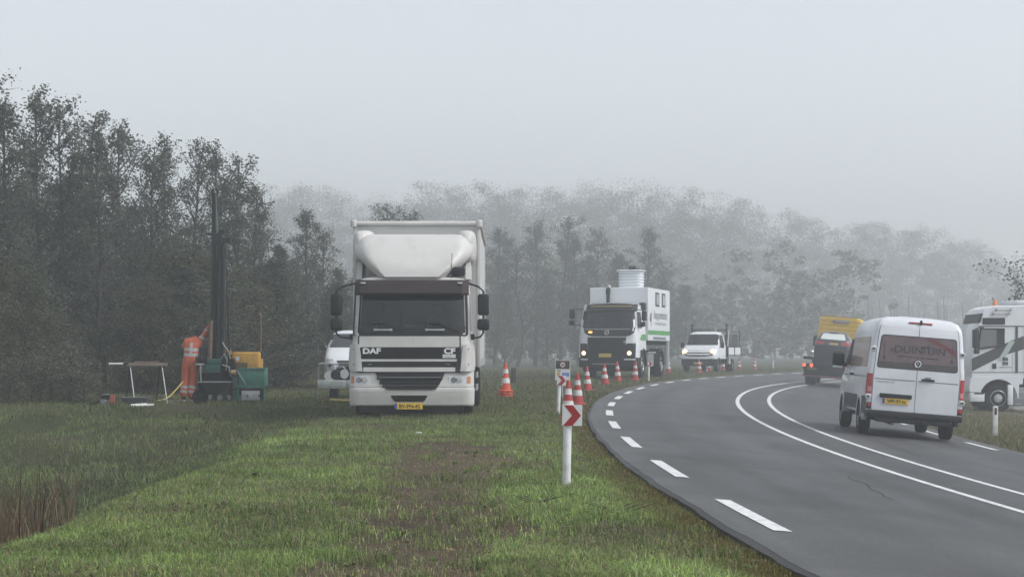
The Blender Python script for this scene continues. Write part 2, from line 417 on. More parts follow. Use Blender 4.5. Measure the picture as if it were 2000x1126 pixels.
col_attr(road.data, 'tint', c.reshape(-1, 3))
_jit = (fbm(sgrid*.0+3.3, sgrid, .9, 4)-.5)*.07+(fbm(sgrid*.0+8.3, sgrid, 4., 2)-.5)*.05
RV2 = RV.copy(); _j2 = (fbm(sgrid*.0+5.3, sgrid, 1.6, 4)-.5)*.06; RV2[:, :2, 0] += _jit[:, None]; RV2[:, 2:4, 0] += (_jit*.7+_j2)[:, None]; RV2[:, 4, 0] += _jit*.4
RV2[:, 1, 2] -= .012+.02*fbm(sgrid*.0+1.3, sgrid, 1.7, 3); RV2[:, 2, 2] -= .004
road.data.vertices.foreach_set('co', RV2.astype(np.float32).ravel()); road.data.update()
road.data.materials.append(asphalt()); tag(road, 'dark grey asphalt road curving to the right with white markings', 'road', kind='structure')
def paint():
    m = mat('road_marking_paint', (.72, .73, .73), .6, dirt=(.38, .385, .39), vscale=11)
    return m
PAINT = paint()
s0 = 15.98-1.5
for k in range(-3, 36):
    s1 = s0+6*k; strip(np.linspace(s1, s1+3, 16), [-.075, .075], .006, 'edge_dash', PAINT, road)
for k in range(-3, 36):
    s1 = s0+6*k+4.2; strip(np.linspace(s1, s1+3, 16), [7.33, 7.47], .006, 'edge_dash', PAINT, road)
strip(ss, [3.25, 3.37], .004, 'centre_line', PAINT, road)
strip(ss, [4.23, 4.35], .004, 'centre_line', PAINT, road)
SCR = mat('scuffed_asphalt', (.16, .165, .165), .8, var=.3, vscale=9)
for s1, o1, s2, o2, w in ((41, .4, 38.2, 3.0, .012), (40.2, 1.0, 37.6, 3.1, .012), (41.5, -.3, 40.0, 1.4, .015), (39.2, 1.25, 38.4, 1.4, .03), (36.8, 2.75, 35.9, 2.95, .03), (26.4, 2.7, 26.2, 2.85, .02)):
    m = MB(); (xa, ya), (xb, yb) = r_pt(s1, o1), r_pt(s2, o2); N = 8; rows = []
    for i in range(N+1):
        t = i/N; x = xa+(xb-xa)*t; y = ya+(yb-ya)*t; z = float(road_z(x, y))+.004
        rows.append([(x, y-w*2, z), (x, y+w*2, z)])
    m.grid(rows).build('scratch_mark', SCR, road, smooth=0)
JNT = mat('joint_bitumen', (.022, .023, .025), .7, var=.3, vscale=6)
for s1, s2, o1, o2, w in ((43.6, 42.6, EL+.1, 3.2, .022), (58., 57.4, EL+.1, 4.1, .03), (21.8, 21.2, 1.6, 3.1, .010), (19.5, 23.5, 2.05, 2.2, .008), (31, 37, 4.9, 5.0, .009), (24.5, 25.3, .2, 1.1, .008)):
    m = MB(); rows = []; N = 24; jx = np.cumsum(rng.normal(size=N+1))*.02
    for i in range(N+1):
        t = i/N; x, y = r_pt(s1+(s2-s1)*t+jx[i]*(abs(s2-s1) < 2), o1+(o2-o1)*t+jx[i]*(abs(s2-s1) >= 2)); z = float(road_z(x, y))+.004
        dx, dy = (0, w) if abs(s2-s1) < 2 else (w, 0); rows.append([(float(x)-dx, float(y)-dy, z), (float(x)+dx, float(y)+dy, z)])
    m.grid(rows).build('road_joint', JNT, road, smooth=0)
# pale concrete apron under the parked tractor on the right
m = MB(); rows = []
for s1 in np.arange(30, 130, 4.):
    rows.append([])
    for o in np.arange(ER+5.6, ER+24, 3.):
        x, y = r_pt(s1, o); rows[-1].append((float(x), float(y), -.915 if o > ER+6 else -.93))
a_ = m.grid(rows).build('pavement', mat('concrete_apron', (.20, .195, .185), .85, var=.2, vscale=.8, bump=.3), None, smooth=0)
tag(a_, 'pale concrete apron beside the road under the tractor unit', 'pavement', kind='structure')
# ------------------------------------------------------------------ box truck facing the camera
def plate(parent, S, u, z, w, h, s, m=YPLATE, band=True, off=.02, tsize=.085, sx=.82):
    p = MB().patch(S, [z-h/2, z+h/2], [u-w/2]*2, [u+w/2]*2, off, .01, 2).build('licence_plate', m, parent, 0)
    if band: MB().patch(S, [z-h/2+.002, z+h/2-.002], [u-w/2+.002]*2, [u-w/2+.045]*2, off+.004, 0, 1).build('plate_band', BLUE, p, 0)
    if s: text('lettering', s, tsize, S, u+(.02 if band else 0), z-tsize*.34, INK, p, sx=sx, off=off+.007, bold=.002)
    return p
def box_truck():
    T = root('box_truck', (at(803, 36.3), 36.3, gz(at(803, 36.3), 37.5)+.0), 0, 0, 'cream white box truck parked on the grass facing the camera', 'truck')
    def px(p): return (p-803)/102
    def pz(p): return (817-p)/102
    def W(z): return itp(z, [.2, .9, 1.6, 2.4, 2.62, 2.7, 2.74], [1.19, 1.185, 1.14, 1.10, 1.07, .98, .8])
    def F(x, z):
        w = W(z); return itp(z, [.2, .45, .6, .9, 1.6, 2.4, 2.62, 2.7, 2.74], [.06, .0, .0, .03, .05, .24, .30, .38, .6])+.05*x*x+corner(x, w, .2)
    S = lambda u, z, o: (u, F(u, z)-o, z)
    Wc = lambda z: W(z)
    m = shell(MB(), F, Wc, [.9, 1.2, 1.6, 1.63, 1.9, 2.15, 2.4, 2.62, 2.7, 2.74], lambda x, z: 1.95, 22,
              skip=lambda x, y, z: 1.625 < z < 2.4 and abs(x) < 1.0 and y < 1)
    cab = m.build('cab', WHITE, T)
    # interior
    i = MB().box(-1.0, 1.0, .3, .75, 1.45, 1.66, b=.03).box(-1.0, 1.0, 1.5, 1.55, 1.0, 2.6).box(-1.02, -1.0, .6, 1.5, 1.0, 2.5).box(1.0, 1.02, .6, 1.5, 1.0, 2.5).box(-1.0, 1.0, .6, 1.5, 2.5, 2.52)
    i.box(-.75, -.25, 1.15, 1.35, 1.3, 2.05, b=.06).box(.25, .75, 1.15, 1.35, 1.3, 2.05, b=.06).box(.38, .62, 1.16, 1.3, 2.05, 2.25, b=.04).box(-.62, -.38, 1.16, 1.3, 2.05, 2.25, b=.04)
    i.build('cab_interior', INTERIOR, T)
    sw = MB(); sw.tube([(.52+.21*math.cos(a), .78+.08*math.sin(a), 1.78+.16*math.sin(a)) for a in np.linspace(0, 2*math.pi, 17)], .014, 6); sw.tube([(.52, .7, 1.6), (.52, .78, 1.78)], .03)
    sw.build('steering_wheel', BLACK, T)
    MB().box(px(790), px(806), .45, .47, 1.66, 1.80, b=.005).add([(px(786), .42, 1.665), (px(812), .42, 1.665), (px(812), .5, 1.665), (px(786), .5, 1.665)], [(0, 1, 2, 3)]).build('dashboard_paper', PVC, T)
    MB().lathe([(.04, 0), (.045, .1), (.03, .13)], (px(896), .45, 1.67), 'z', 10).build('dashboard_cup', HOSEY, T)
    ws = MB().patch(S, *rr((px(686.5), px(690)), (px(913), px(910)), pz(655), pz(568), .06), .012, .01, 14).build('windscreen', GLASS, T)
    # black lower surround of the glass
    MB().patch(S, *rr(px(687), px(914), pz(656), pz(639), .05), .016, .03, 14).build('windscreen_surround', BLACK, T)
    for a, b in ((683, 690), (910, 917)):
        MB().patch(S, [pz(654), pz(610), pz(570)], [px(a+3), px(a+4), px(a+6)] if a < 800 else [px(a), px(a-1), px(a-3)], [px(b), px(b+1), px(b+2)] if a < 800 else [px(b-3), px(b-4), px(b-5)], .014, .01, 3).build('windscreen_seal', BLACK, T)
    # sun visor
    zz = [2.36, 2.40, 2.5, 2.6, 2.66]; vw = 1.10
    rows = []
    for z, y in zip(zz, [.02, .0, .05, .12, .22]):
        rows.append([(x, y+.05*x*x+corner(x, vw, .12), z) for x in np.linspace(-vw, vw, 19)])
    v = MB().grid(rows); v.grid([[(x, y+.03, z) for x, y, z in r] for r in rows]); v.grid([rows[0], [(x, y+.03, z) for x, y, z in rows[0]]]); v.grid([rows[-1], [(x, .4, 2.64) for x, y, z in rows[-1]]])
    vis = v.build('sun_visor', VISOR, T)
    for a in (-.93, .93): MB().box(a-.05, a+.05, .10, .16, 2.575, 2.61, b=.008).build('marker_lamp', CLEARL, T)
    # wipers, grab handles
    for a, b, c in ((-1.0, -.42, 1.0), (.0, .62, 1.0)):
        w_ = MB().tube([S(b+.3, 1.66, .03), S(b-.05, 1.80, .05), S(b-.35, 1.83, .05)], .011, 6); w_.tube([S(a, 1.84, .03), S(a+.5, 1.84, .035), S(b, 1.80, .035)], .009, 6)
        w_.build('wiper', BLACK, T)
    for a, b in ((730, 765), (831, 867)):
        g = MB().tube([S(px(a), 1.69, .05), S(px(b), 1.69, .05)], .018, 8)
        for q in (a+2, b-2): g.box(px(q)-.03, px(q)+.03, F(px(q), 1.69)-.06, F(px(q), 1.69), 1.665, 1.715, b=.01)
        g.build('grab_handle', GALV, T)
    # bonnet and grille
    MB().patch(S, *rr(px(701), px(897), pz(678), pz(656.5), .015), .012, .03, 14).build('bonnet_panel', WHITE, T)
    MB().patch(S, [pz(728), pz(656)], [px(698)]*2, [px(900)]*2, .004, .01, 14).build('bonnet_gap', SEAM, T)
    up = MB().patch(S, [pz(701), pz(678.5)], [px(704), px(701)], [px(893), px(897)], .012, .03, 14).build('upper_grille', BLACK, T)
    text('lettering', 'DAF', .145, S, px(725.5), pz(690.5), LETTER, up, sx=1.28, off=.03, bold=.006)
    text('lettering', 'CF', .145, S, px(878), pz(690.5), LETTER, up, sx=1.28, off=.03, bold=.006)
    MB().patch(S, [pz(699), pz(692)], [px(864.5)]*2, [px(890)]*2, .022, .0, 3).build('sticker', SIGNW, up, 0)
    MB().patch(S, [pz(696.4), pz(695.6)], [px(868)]*2, [px(882)]*2, .026, .0, 3).build('sticker_print', GREY, up, 0)
    for j in range(7):
        q = pz(681.5+j*2.6); MB().patch(S, [q-.006, q+.002], [px(735)]*2, [px(860)]*2, .020, .0, 8).build('grille_slat', BLACK, up, 0)
    MB().patch(S, [pz(706), pz(701.5)], [px(705)]*2, [px(892)]*2, .02, .03, 14).build('grille_bar', WHITE, T)
    lo = MB().patch(S, [pz(717), pz(706.5)], [px(708), px(706)], [px(890), px(892)], .008, .03, 14).build('middle_grille', BLACK, T)
    for a in (722, 875): MB().patch(S, [pz(712.5), pz(711)], [px(a-4)]*2, [px(a+4)]*2, .016, 0, 3).build('washer_jet', GREY, lo, 0)
    MB().patch(S, [pz(726), pz(717.5)], [px(709)]*2, [px(889)]*2, .02, .03, 14).build('grille_bar', WHITE, T)
    # corner panels
    for sgn in (-1, 1):
        zs = [.90, .93, 1.0, 1.2, 1.36, 1.41, 1.42]
        inn = [.93, .945, .95, .97, .99, 1.0, 1.02]; out = [1.19, 1.21, 1.22, 1.215, 1.20, 1.19, 1.16]
        c = MB(); rows = []
        for z, a, b in zip(zs, inn, out):
            rows.append([(sgn*a, F(a, z)+.02, z)]+[(sgn*x, min(F(min(x, W(z)), z), .5)*.45-.035+max(0, (x-1.08))*1.1, z) for x in np.linspace(a, b, 8)]+[(sgn*b, .62, z)])
        c.grid(rows); c.add([p for p in rows[0]], [tuple(range(len(rows[0])))]); c.add(rows[-1], [tuple(range(len(rows[-1])))])
        cp = c.build('corner_panel', WHITE, T, 50)
        for zz_ in (1.32, 1.03): MB().lathe([(.012, -.06), (.012, -.03)], (sgn*1.10, .02, zz_), 'y', 8).build('bolt', SEAM, cp)
    # lamp panel + bumper
    Fb = lambda x, z: itp(z, [.2, .26, .33, .40, .56, .6, .62, .9], [.10, .03, .015, .0, -.02, -.0, .03, .05])+.05*x*x+corner(x, 1.2, .16)
    Sb = lambda u, z, o: (u, Fb(u, z)-o, z)
    lp = shell(MB(), Fb, lambda z: 1.195, [.605, .75, .885, .9], lambda x, z: .6, 20).build('lamp_panel', WHITE, T)
    bp = shell(MB(), Fb, lambda z: itp(z, [.22, .26, .56, .595], [1.17, 1.2, 1.205, 1.19]), [.235, .26, .30, .33, .40, .5, .56, .595], lambda x, z: .6, 20).build('bumper', WHITE, T)
    MB().patch(Sb, [.595, .612], [-1.18]*2, [1.18]*2, .001, .01, 18).build('bumper_gap', SEAM, T)
    MB().patch(Sb, *rr((px(771), px(762)), (px(828), px(836)), .315, .44, .03), .008, .0, 8).build('bumper_opening', DARK, bp)
    for a in (-.92, .78): MB().patch(Sb, [.40, .52], [a-.07]*2, [a+.07]*2, .004, 0, 2).build('bumper_cover', WHITE, bp, 0)
    MB().box(-1.0, 1.0, .1, .5, .10, .24).build('bumper_underside', DARK, T)
    gr = MB().patch(Sb, [.545, .56, .65, .75, .89], [px(761), px(753), px(747), px(740), px(731)], [px(842), px(852), px(858), px(864), px(869)], .018, .03, 12).build('lower_grille', BLACK, T)
    for a, b, c_, q in ((736, 864, 741, .10), (741, 859, 750, .07), (747, 852, 756, .07)):
        zc = pz(c_-3); s_ = MB(); rows = []
        for dz, o in ((-.035, .02), (-.02, .045), (.02, .05), (.035, .02)): rows.append([Sb(px(a)+(px(b)-px(a))*j/10, zc+dz, o) for j in range(11)])
        s_.grid(rows).build('grille_slat', BLACK, gr)
    MB().patch(Sb, [pz(737.6), pz(736.4)], [px(738)]*2, [px(862)]*2, .055, 0, 10).build('grille_trim', GREY, gr, 0)
    for sgn, a, b in ((-1, 683.5, 722), (1, 877, 920)):
        h = MB().patch(Sb, *rr(px(a), px(b), pz(750.5), pz(734), .03), .012, .0, 8).build('headlight', CLEARL, T)
        for k in range(2):
            cx_ = px(a+ (17+k*11 if sgn < 0 else 9+k*11)); MB().lathe([(.045, -.03), (.055, -.005), (.06, .01)], (cx_, Fb(cx_, .74)-.012, .735), 'y', 14).build('reflector', CHROME if k else GREY, h)
        ia, ib = (px(a+1), px(a+7)) if sgn < 0 else (px(b-8), px(b-1))
        MB().patch(Sb, [pz(749), pz(735.5)], [ia]*2, [ib]*2, .018, 0, 3).build('indicator', AMBER, h)
    plate(T, lambda u, z, o: (u, -.02-o, z), px(798.5), pz(793), .53, .115, 'BV-PN-42', off=.05, tsize=.105, sx=.95)
    # mirrors
    for sgn, x0, z0 in ((-1, -1.455, 0), (1, 1.38, 0)):
        mr = MB().box(x0-.11, x0+.11, .12, .30, pz(615.5), pz(573.5), b=.045, seg=3).build('mirror', BLACK, T)
        MB().box(x0-.115, x0+.115, .12, .32, pz(645), pz(622.5), b=.05, seg=3).build('lower_mirror', BLACK, T)
        MB().tube([(sgn*1.08, .35, pz(552)), (x0+sgn*-.10, .25, pz(559)), (x0, .22, pz(568)), (x0, .22, pz(650)), (x0-sgn*.06, .26, pz(658)), (sgn*1.14, .4, pz(661))], .02, 8).build('mirror_arm', BLACK, mr)
        MB().box(sgn*1.16-.05, sgn*1.16+.05, .3, .45, pz(664), pz(652), b=.02).build('mirror_mount', BLACK, mr)
    # side door glass (left flank of the truck, seen at right)
    for sgn in (-1, 1):
        Sd = lambda u, z, o: (sgn*(W(z)+o), u, z)
        MB().patch(Sd, *rr((.42, .60), 1.35, 1.68, 2.4, .05), .006, 0, 4).build('door_window', GLASS, T)
        MB().patch(Sd, [.95, 2.45], [1.44]*2, [1.455]*2, .003, 0, 1).build('door_seam', SEAM, T, 0)
    # roof air deflector
    def Wd(z): return itp(z, [2.68, 2.72, 2.9, 3.15, 3.35, 3.5, 3.58, 3.61], [.60, .66, .88, 1.12, 1.17, 1.17, 1.13, .95])
    def Fd(x, z):
        w = Wd(z); e = max(0, abs(x)-w*.78)/(w*.22); return itp(z, [2.68, 2.72, 2.9, 3.3, 3.5, 3.58, 3.61], [.36, .30, .36, .68, .90, 1.05, 1.4])+.02*x*x+.30*e**1.8
    d = shell(MB(), Fd, Wd, [2.68, 2.70, 2.72, 2.8, 2.9, 3.02, 3.15, 3.25, 3.35, 3.43, 3.5, 3.55, 3.58, 3.61], lambda x, z: 1.9, 24)
    de = d.build('roof_deflector', WHITE, T, 50)
    for sgn in (-1, 1):
        rows = []
        for y, x1, x2, z0, z1 in ((.98, 1.0, 1.08, 3.2, 3.45), (1.05, .95, 1.15, 3.08, 3.60), (1.2, .86, 1.2, 3.03, 3.67), (1.6, .80, 1.22, 3.0, 3.70), (1.95, .80, 1.22, 3.0, 3.70)):
            c_ = ((x1+x2)/2, (z0+z1)/2); hx, hz = (x2-x1)/2, (z1-z0)/2
            rows.append([(sgn*(c_[0]+hx*np.sign(math.cos(a))*abs(math.cos(a))**.55), y, c_[1]+hz*np.sign(math.sin(a))*abs(math.sin(a))**.55) for a in np.linspace(0, 2*math.pi, 21)])
        f_ = MB().grid(rows); f_.add(rows[0][:-1], [tuple(range(20))]); f_.add(rows[-1][:-1], [tuple(range(20))])
        f_.build('deflector_side', WHITE, de, 50)
        MB().prism([(.9, 2.7), (1.9, 2.7), (1.9, 3.05), (1.15, 3.05)], 'x', sgn*1.02, sgn*1.12).build('side_collar', WHITE, T)
    MB().box(.74, 1.02, .45, .75, 2.74, 2.92, b=.05).build('air_horn', BLACK, T)
    MB().tube([(.76, .4, 2.7), (.77, .42, 3.18)], .006, 5).build('aerial', BLACK, T)
    # cargo box
    y0, y1 = 2.1, 9.2
    cb = MB().box(-1.27, 1.27, y0, y1, .98, 3.86).build('cargo_box', CREAM, T, 0)
    MB().tube([(-1.28, y0, 3.87), (1.28, y0, 3.87)], .055, 10).build('top_rail', WHITE, cb)
    for sgn in (-1, 1):
        MB().box(sgn*1.25-.04, sgn*1.25+.04, y0-.012, y0+.1, .96, 3.86, b=.015).build('corner_post', CREAM, cb)
        MB().box(sgn*1.25-.04, sgn*1.25+.04, y1-.1, y1+.012, .96, 3.86, b=.015).build('corner_post', GALV, cb)
        MB().tube([(sgn*1.275, y0, 3.87), (sgn*1.275, y1, 3.87)], .05, 8).build('side_rail', WHITE, cb)
        MB().lathe([(.06, 0), (.065, .02), (.065, .12), (.05, .14)], (sgn*1.275, y0-.03, 3.80), 'z', 12).build('corner_cap', WHITE, cb)
        MB().box(sgn*1.275-.012, sgn*1.275+.012, y0, y1, .98, 1.14).build('lower_rail', GALV, cb)
    MB().box(.9, 1.02, y0-.03, y0, 3.55, 3.72, b=.01).build('vent', GREY, cb)
    # chassis and wheels
    ch = MB().box(-.45, .45, .6, 9.0, .62, .95).box(-1.15, -.5, 1.9, 9, .9, .98).box(.5, 1.15, 1.9, 9, .9, .98).box(-.9, .9, .5, 1.9, .55, .9); ch.build('chassis', DARK, T)
    for sgn in (-1, 1):
        wheel(T, sgn*1.0, 1.35, .49, .31, hubdir=sgn); wheel(T, sgn*.93, 6.6, .49, .55, hubdir=sgn)
        a = np.linspace(.1, math.pi-.1, 12); rows = [[(sgn*xx, 1.35+.62*math.cos(t), .5+.6*math.sin(t)) for t in a] for xx in (.82, 1.185)]
        MB().grid(rows).grid([rows[1], [(sgn*1.185, 1.35+.55*math.cos(t), .5+.53*math.sin(t)) for t in a]]).build('mudguard', BLACK, T)
        MB().box(sgn*1.12-.06, sgn*1.12+.06, .55, .85, .3, .9, b=.02).build('entry_step', BLACK, T)
        tk = MB().box(sgn*.85-.3, sgn*.85+.3, 2.3, 3.8, .35, .9, b=.05).build('fuel_tank', DARK, T)
        MB().box(sgn*1.17-.015, sgn*1.17+.015, 4.0, 5.7, .45, .58).box(sgn*1.17-.015, sgn*1.17+.015, 4.0, 5.7, .72, .85).build('side_guard', GALV, T)
    return T
box_truck()

# ------------------------------------------------------------------ far survey truck with a box body
def survey_truck():
    Y0 = 77.5; X0 = at(1186, Y0)
    T = root('survey_truck', (X0, Y0, gz(X0, Y0+2)), -.262, 0, 'white truck with lit headlamps and high windowed box body beside the road', 'truck')
    def zx(v): return (1120+v/5.119-1186)/46.2
    def zz(v): return (735-(510+v/5.119))/47.7
    def W(z): return itp(z, [.4, 1., 1.7, 2.0, 2.75, 3.0, 3.06], [1.24, 1.24, 1.22, 1.2, 1.12, 1.08, .9])
    def F(x, z): return itp(z, [.3, .5, 1.6, 2.03, 2.78, 3.0, 3.06], [.1, .0, .02, .06, .28, .36, .6])+.04*x*x+corner(x, W(z), .2)
    S = lambda u, z, o: (u, F(u, z)-o, z)
    shell(MB(), F, W, [1.15, 1.4, 1.7, 2.03, 2.06, 2.4, 2.76, 2.8, 3.0, 3.06], lambda x, z: 2.0, 20, skip=lambda x, y, z: 2.05 < z < 2.77 and abs(x) < 1.05 and y < 1).build('cab', WHITE2, T)
    MB().box(-1.05, 1.05, .4, .8, 1.9, 2.07).box(-1.1, 1.1, 1.5, 1.55, 1.5, 2.95).box(-.8, -.3, 1.1, 1.3, 1.8, 2.5, b=.06).box(.3, .8, 1.1, 1.3, 1.8, 2.5, b=.06).build('cab_interior', INTERIOR, T)
    MB().patch(S, *rr((zx(105), zx(120)), (zx(610), zx(600)), 2.04, 2.78, .06), .012, 0, 12).build('windscreen', GLASS, T)
    v = MB().patch(S, *rr(zx(118), zx(612), 2.74, 3.03, .05), .09, .0, 12).build('sun_visor', BLACK, T)
    MB().patch(S, [2.93, 2.95], [zx(165)]*2, [zx(570)]*2, .10, 0, 10).build('visor_stripe', HOSEY, v, 0)
    MB().box(zx(165), zx(580), .35, .6, 3.06, 3.09).build('roof_strip', CHROME, T)
    bb = MB().patch(S, [1.71, 1.75, 1.85, 2.03, 2.05], [zx(190), zx(150), zx(110), zx(100), zx(100)], [zx(520), zx(560), zx(595), zx(608), zx(608)], .02, .02, 12).build('nose_band', BLACK, T)
    MB().patch(S, [1.985, 2.015], [zx(115)]*2, [zx(560)]*2, .03, 0, 10).build('band_trim', GALV, bb, 0)
    MB().tube([S(zx(332)+.085*math.cos(t), 1.865+.085*math.sin(t), .035) for t in np.linspace(0, 2*math.pi, 17)], .012, 6).tube([S(zx(332)-.06, 1.80, .035), S(zx(332)+.09, 1.96, .035)], .012, 6).build('emblem', LETTER, bb)
    MB().patch(S, *rr(zx(148), zx(188), 1.84, 1.92, .03), .04, 0, 3).build('indicator', AMBLIT, bb)
    for a, b in ((120, 270), (350, 490)):
        MB().tube([S(zx(b), 2.07, .03), S(zx(b-40), 2.17, .04), S(zx(a), 2.22, .04)], .012, 5).build('wiper', BLACK, T)
    lb = shell(MB(), F, lambda z: 1.24, [.84, 1.0, 1.15], lambda x, z: .7, 18).build('lower_cab', WHITE2, T)
    g = MB().patch(S, [.80, .9, 1.2, 1.64, 1.67], [zx(155), zx(148), zx(143), zx(142), zx(146)], [zx(500), zx(508), zx(515), zx(522), zx(518)], .03, .03, 12).build('grille', BLACK, T)
    for k in range(6): MB().patch(S, [.93+k*.12, .965+k*.12], [zx(165)]*2, [zx(500)]*2, .05, 0, 8).build('grille_slat', DARK, g, 0)
    for a, b, l_, mir in ((66, 150, 104, -1), (498, 614, 553, 1)):
        hp = MB().patch(S, [.78, .9, 1.2, 1.42], [zx(a+10), zx(a+2), zx(a), zx(a)] if mir < 0 else [zx(a), zx(a+2), zx(a+12), zx(a+26)], [zx(b), zx(b), zx(b-10), zx(b-14)] if mir < 0 else [zx(b-6), zx(b-2), zx(b), zx(b)], .03, .02, 6).build('lamp_surround', BLACK, T)
        MB().patch(S, [1.36, 1.50], [zx(a)]*2, [zx(b-8)]*2 if mir < 0 else [zx(b)]*2, .028, .02, 6).build('lamp_brow', WHITE2, T)
        MB().lathe([(.03, -.05), (.075, -.035), (.10, .02)], S(zx(l_), 1.02, .03), 'y', 14).build('headlight', HEADLIT, T)
        MB().patch(S, [.74, .79], [zx(a+6)]*2, [zx(b-4)]*2, .034, .01, 6).build('lamp_trim', WHITE2, T, 0)
    bu = shell(MB(), F, lambda z: 1.24, [.44, .55, .78, .84], lambda x, z: .7, 18).build('bumper', BLACK, T)
    MB().patch(S, [.555, .60], [zx(190)]*2, [zx(445)]*2, .03, .01, 8).build('bumper_step', GREY, bu, 0)
    plate(T, S, zx(318), .93, .52, .15, '', YPLATE2, False, .06)
    MB().box(-1.1, 1.1, .3, 1.9, .28, .5).build('underrun_guard', DARK, T)
    # mirrors
    mr = MB().box(-1.62, -1.40, .1, .3, zz(555), zz(465), b=.05).build('mirror', BLACK, T)
    MB().box(-1.64, -1.42, .1, .3, zz(622), zz(575), b=.05).build('lower_mirror', BLACK, T)
    MB().tube([(-1.08, .4, zz(460)), (-1.5, .2, zz(462)), (-1.52, .2, zz(625)), (-1.15, .4, zz(620))], .025, 6).build('mirror_arm', BLACK, mr)
    mr = MB().box(1.30, 1.5, .3, .5, zz(640), zz(590), b=.05).build('lower_mirror', BLACK, T)
    MB().box(1.36, 1.56, .3, .5, zz(580), zz(480), b=.05).build('mirror', BLACK, T)
    MB().tube([(1.08, .5, zz(470)), (1.44, .4, zz(472)), (1.44, .4, zz(630)), (1.15, .5, zz(620))], .025, 6).build('mirror_arm', BLACK, mr)
    Sd = lambda u, z, o: (W(z)+o, u, z)
    MB().patch(Sd, *rr((.35, .55), 1.3, 2.05, 2.72, .05), .01, 0, 4).build('door_window', BLACK, T)
    MB().patch(Sd, [1.55, 1.62, 1.8], [.9, .7, 1.2], [1.9, 1.95, 1.98], .01, 0, 4).build('green_flash', mat('livery_green', (.06, .30, .07), .4), T)
    MB().box(1.0, 1.25, 1.6, 2.0, 2.8, 3.12, b=.05).build('air_intake', BLACK, T)
    # box body
    y0, y1 = 2.35, 7.4; zb, zt = 1.55, 3.78
    bx = MB().box(-1.25, 1.25, y0, y1, zb, zt, b=.015, seg=1).build('box_body', WHITE2, T)
    Sx = lambda u, z, o: (1.25+o, u, z)
    def by(v): return y0+.05+(v-770)/(1010-770)*(y1-y0-.1)
    for a, b in ((847, 888), (918, 958)):
        w_ = MB().patch(Sx, *rr(by(a), by(b), 3.02, 3.62, .06), .015, .01, 4).build('window', BLACK, bx)
        MB().patch(Sx, *rr(by(a)+.12, by(b)-.1, 3.09, 3.55, .05), .022, 0, 4).build('pane', mat('pale_pane', (.30, .33, .34), .15), w_)
    MB().patch(Sx, [1.80, 1.99], [y0+.01]*2, [y1-.01]*2, .006, 0, 3).build('green_stripe', MATS['livery_green'], bx, 0)
    MB().patch(Sx, [1.60, 1.72], [by(822)]*2, [by(965)]*2, .006, 0, 3).build('notice_panel', mat('slate_panel', (.16, .18, .22), .5), bx, 0)
    TX = mat('logo_grey', (.20, .23, .26), .5)
    text('lettering', 'Koops grondmechanica', .50, Sx, by(905), 2.50, TX, bx, sx=.66, off=.012, bold=.006)
    text('lettering', 'www.koopsgrondmechanica.nl', .20, Sx, by(905), 2.24, TX, bx, sx=1.08, off=.012)
    MB().patch(Sx, [2.16, 2.34, 2.6, 2.70, 2.75], [by(798), by(797), by(795), by(796), by(798)], [by(799), by(801), by(804), by(803), by(800)], .014, 0, 1).tube([(1.262, by(795)-.05+.12*math.cos(t), 2.53+.16*math.sin(t)) for t in np.linspace(1.2, 5.1, 10)], .02, 5).build('drill_logo', TX, bx)
    # vent stack on roof
    x0_, yv = .0, 4.0
    rows = []
    def sq(r, z): return [(.2+r*np.sign(math.cos(t))*abs(math.cos(t))**.4, yv+r*np.sign(math.sin(t))*abs(math.sin(t))**.4, z) for t in np.linspace(0, 2*math.pi, 33)]
    for k in range(6): rows += [sq(.46, zt+k*.123), sq(.51, zt+.03+k*.123), sq(.51, zt+.09+k*.123)]
    rows.append(sq(.46, zt+.74)); vs_ = MB().grid(rows).build('vent_stack', WHITE2, T, 25)
    MB().grid([sq(.1, zt+.73), sq(.56, zt+.735), sq(.60, zt+.765), sq(.56, zt+.79), sq(.1, zt+.80)]).build('stack_lid', WHITE2, vs_, 25)
    MB().box(.1, .38, yv-.15, yv+.15, zt+.80, zt+.95, b=.02).build('lid_fan', BLACK, vs_)
    MB().lathe([(.075, 2.9), (.075, 3.5), (.095, 3.5), (.095, 3.75)], (-.42, 2.12, 0), 'z', 12).build('exhaust_stack', BLACK, T)
    MB().tube([(-.42, 2.12, 3.72), (-.42, 2.05, 3.8), (-.32, 2.0, 3.83)], .07, 8).build('exhaust_tip', GALV, T)
    # chassis
    MB().box(-.5, .5, .5, 7.2, .7, 1.15).box(-1.1, 1.1, 2.3, 7.3, 1.38, 1.55).build('chassis', DARK, T)
    for sgn in (-1, 1):
        wheel(T, sgn*1.02, 1.45, .53, .36, CHROME, sgn); wheel(T, sgn*1.0, 5.5, .53, .5, CHROME, sgn)
        a = np.linspace(-.1, math.pi+.1, 14)
        for yc in (1.45, 5.5):
            rows = [[(sgn*xx, yc+.68*math.cos(t), .55+.68*math.sin(t)) for t in a] for xx in (.75, 1.24)]
            MB().grid(rows).grid([rows[1], [(sgn*1.24, yc+.60*math.cos(t), .55+.58*math.sin(t)) for t in a]]).build('mudguard', BLACK, T)
        MB().box(sgn*.9-.3, sgn*.9+.3, 2.6, 3.9, .45, 1.0, b=.04).build('side_locker', GREY, T)
        MB().box(sgn*.95-.28, sgn*.95+.28, 2.5, 4.2, 1.02, 1.08).build('side_step', GALV, T)
        MB().box(sgn*1.19-.05, sgn*1.19+.05, 7.2, 7.3, .35, 1.55).build('support_leg', WHITE2, T)
    return T
survey_truck()

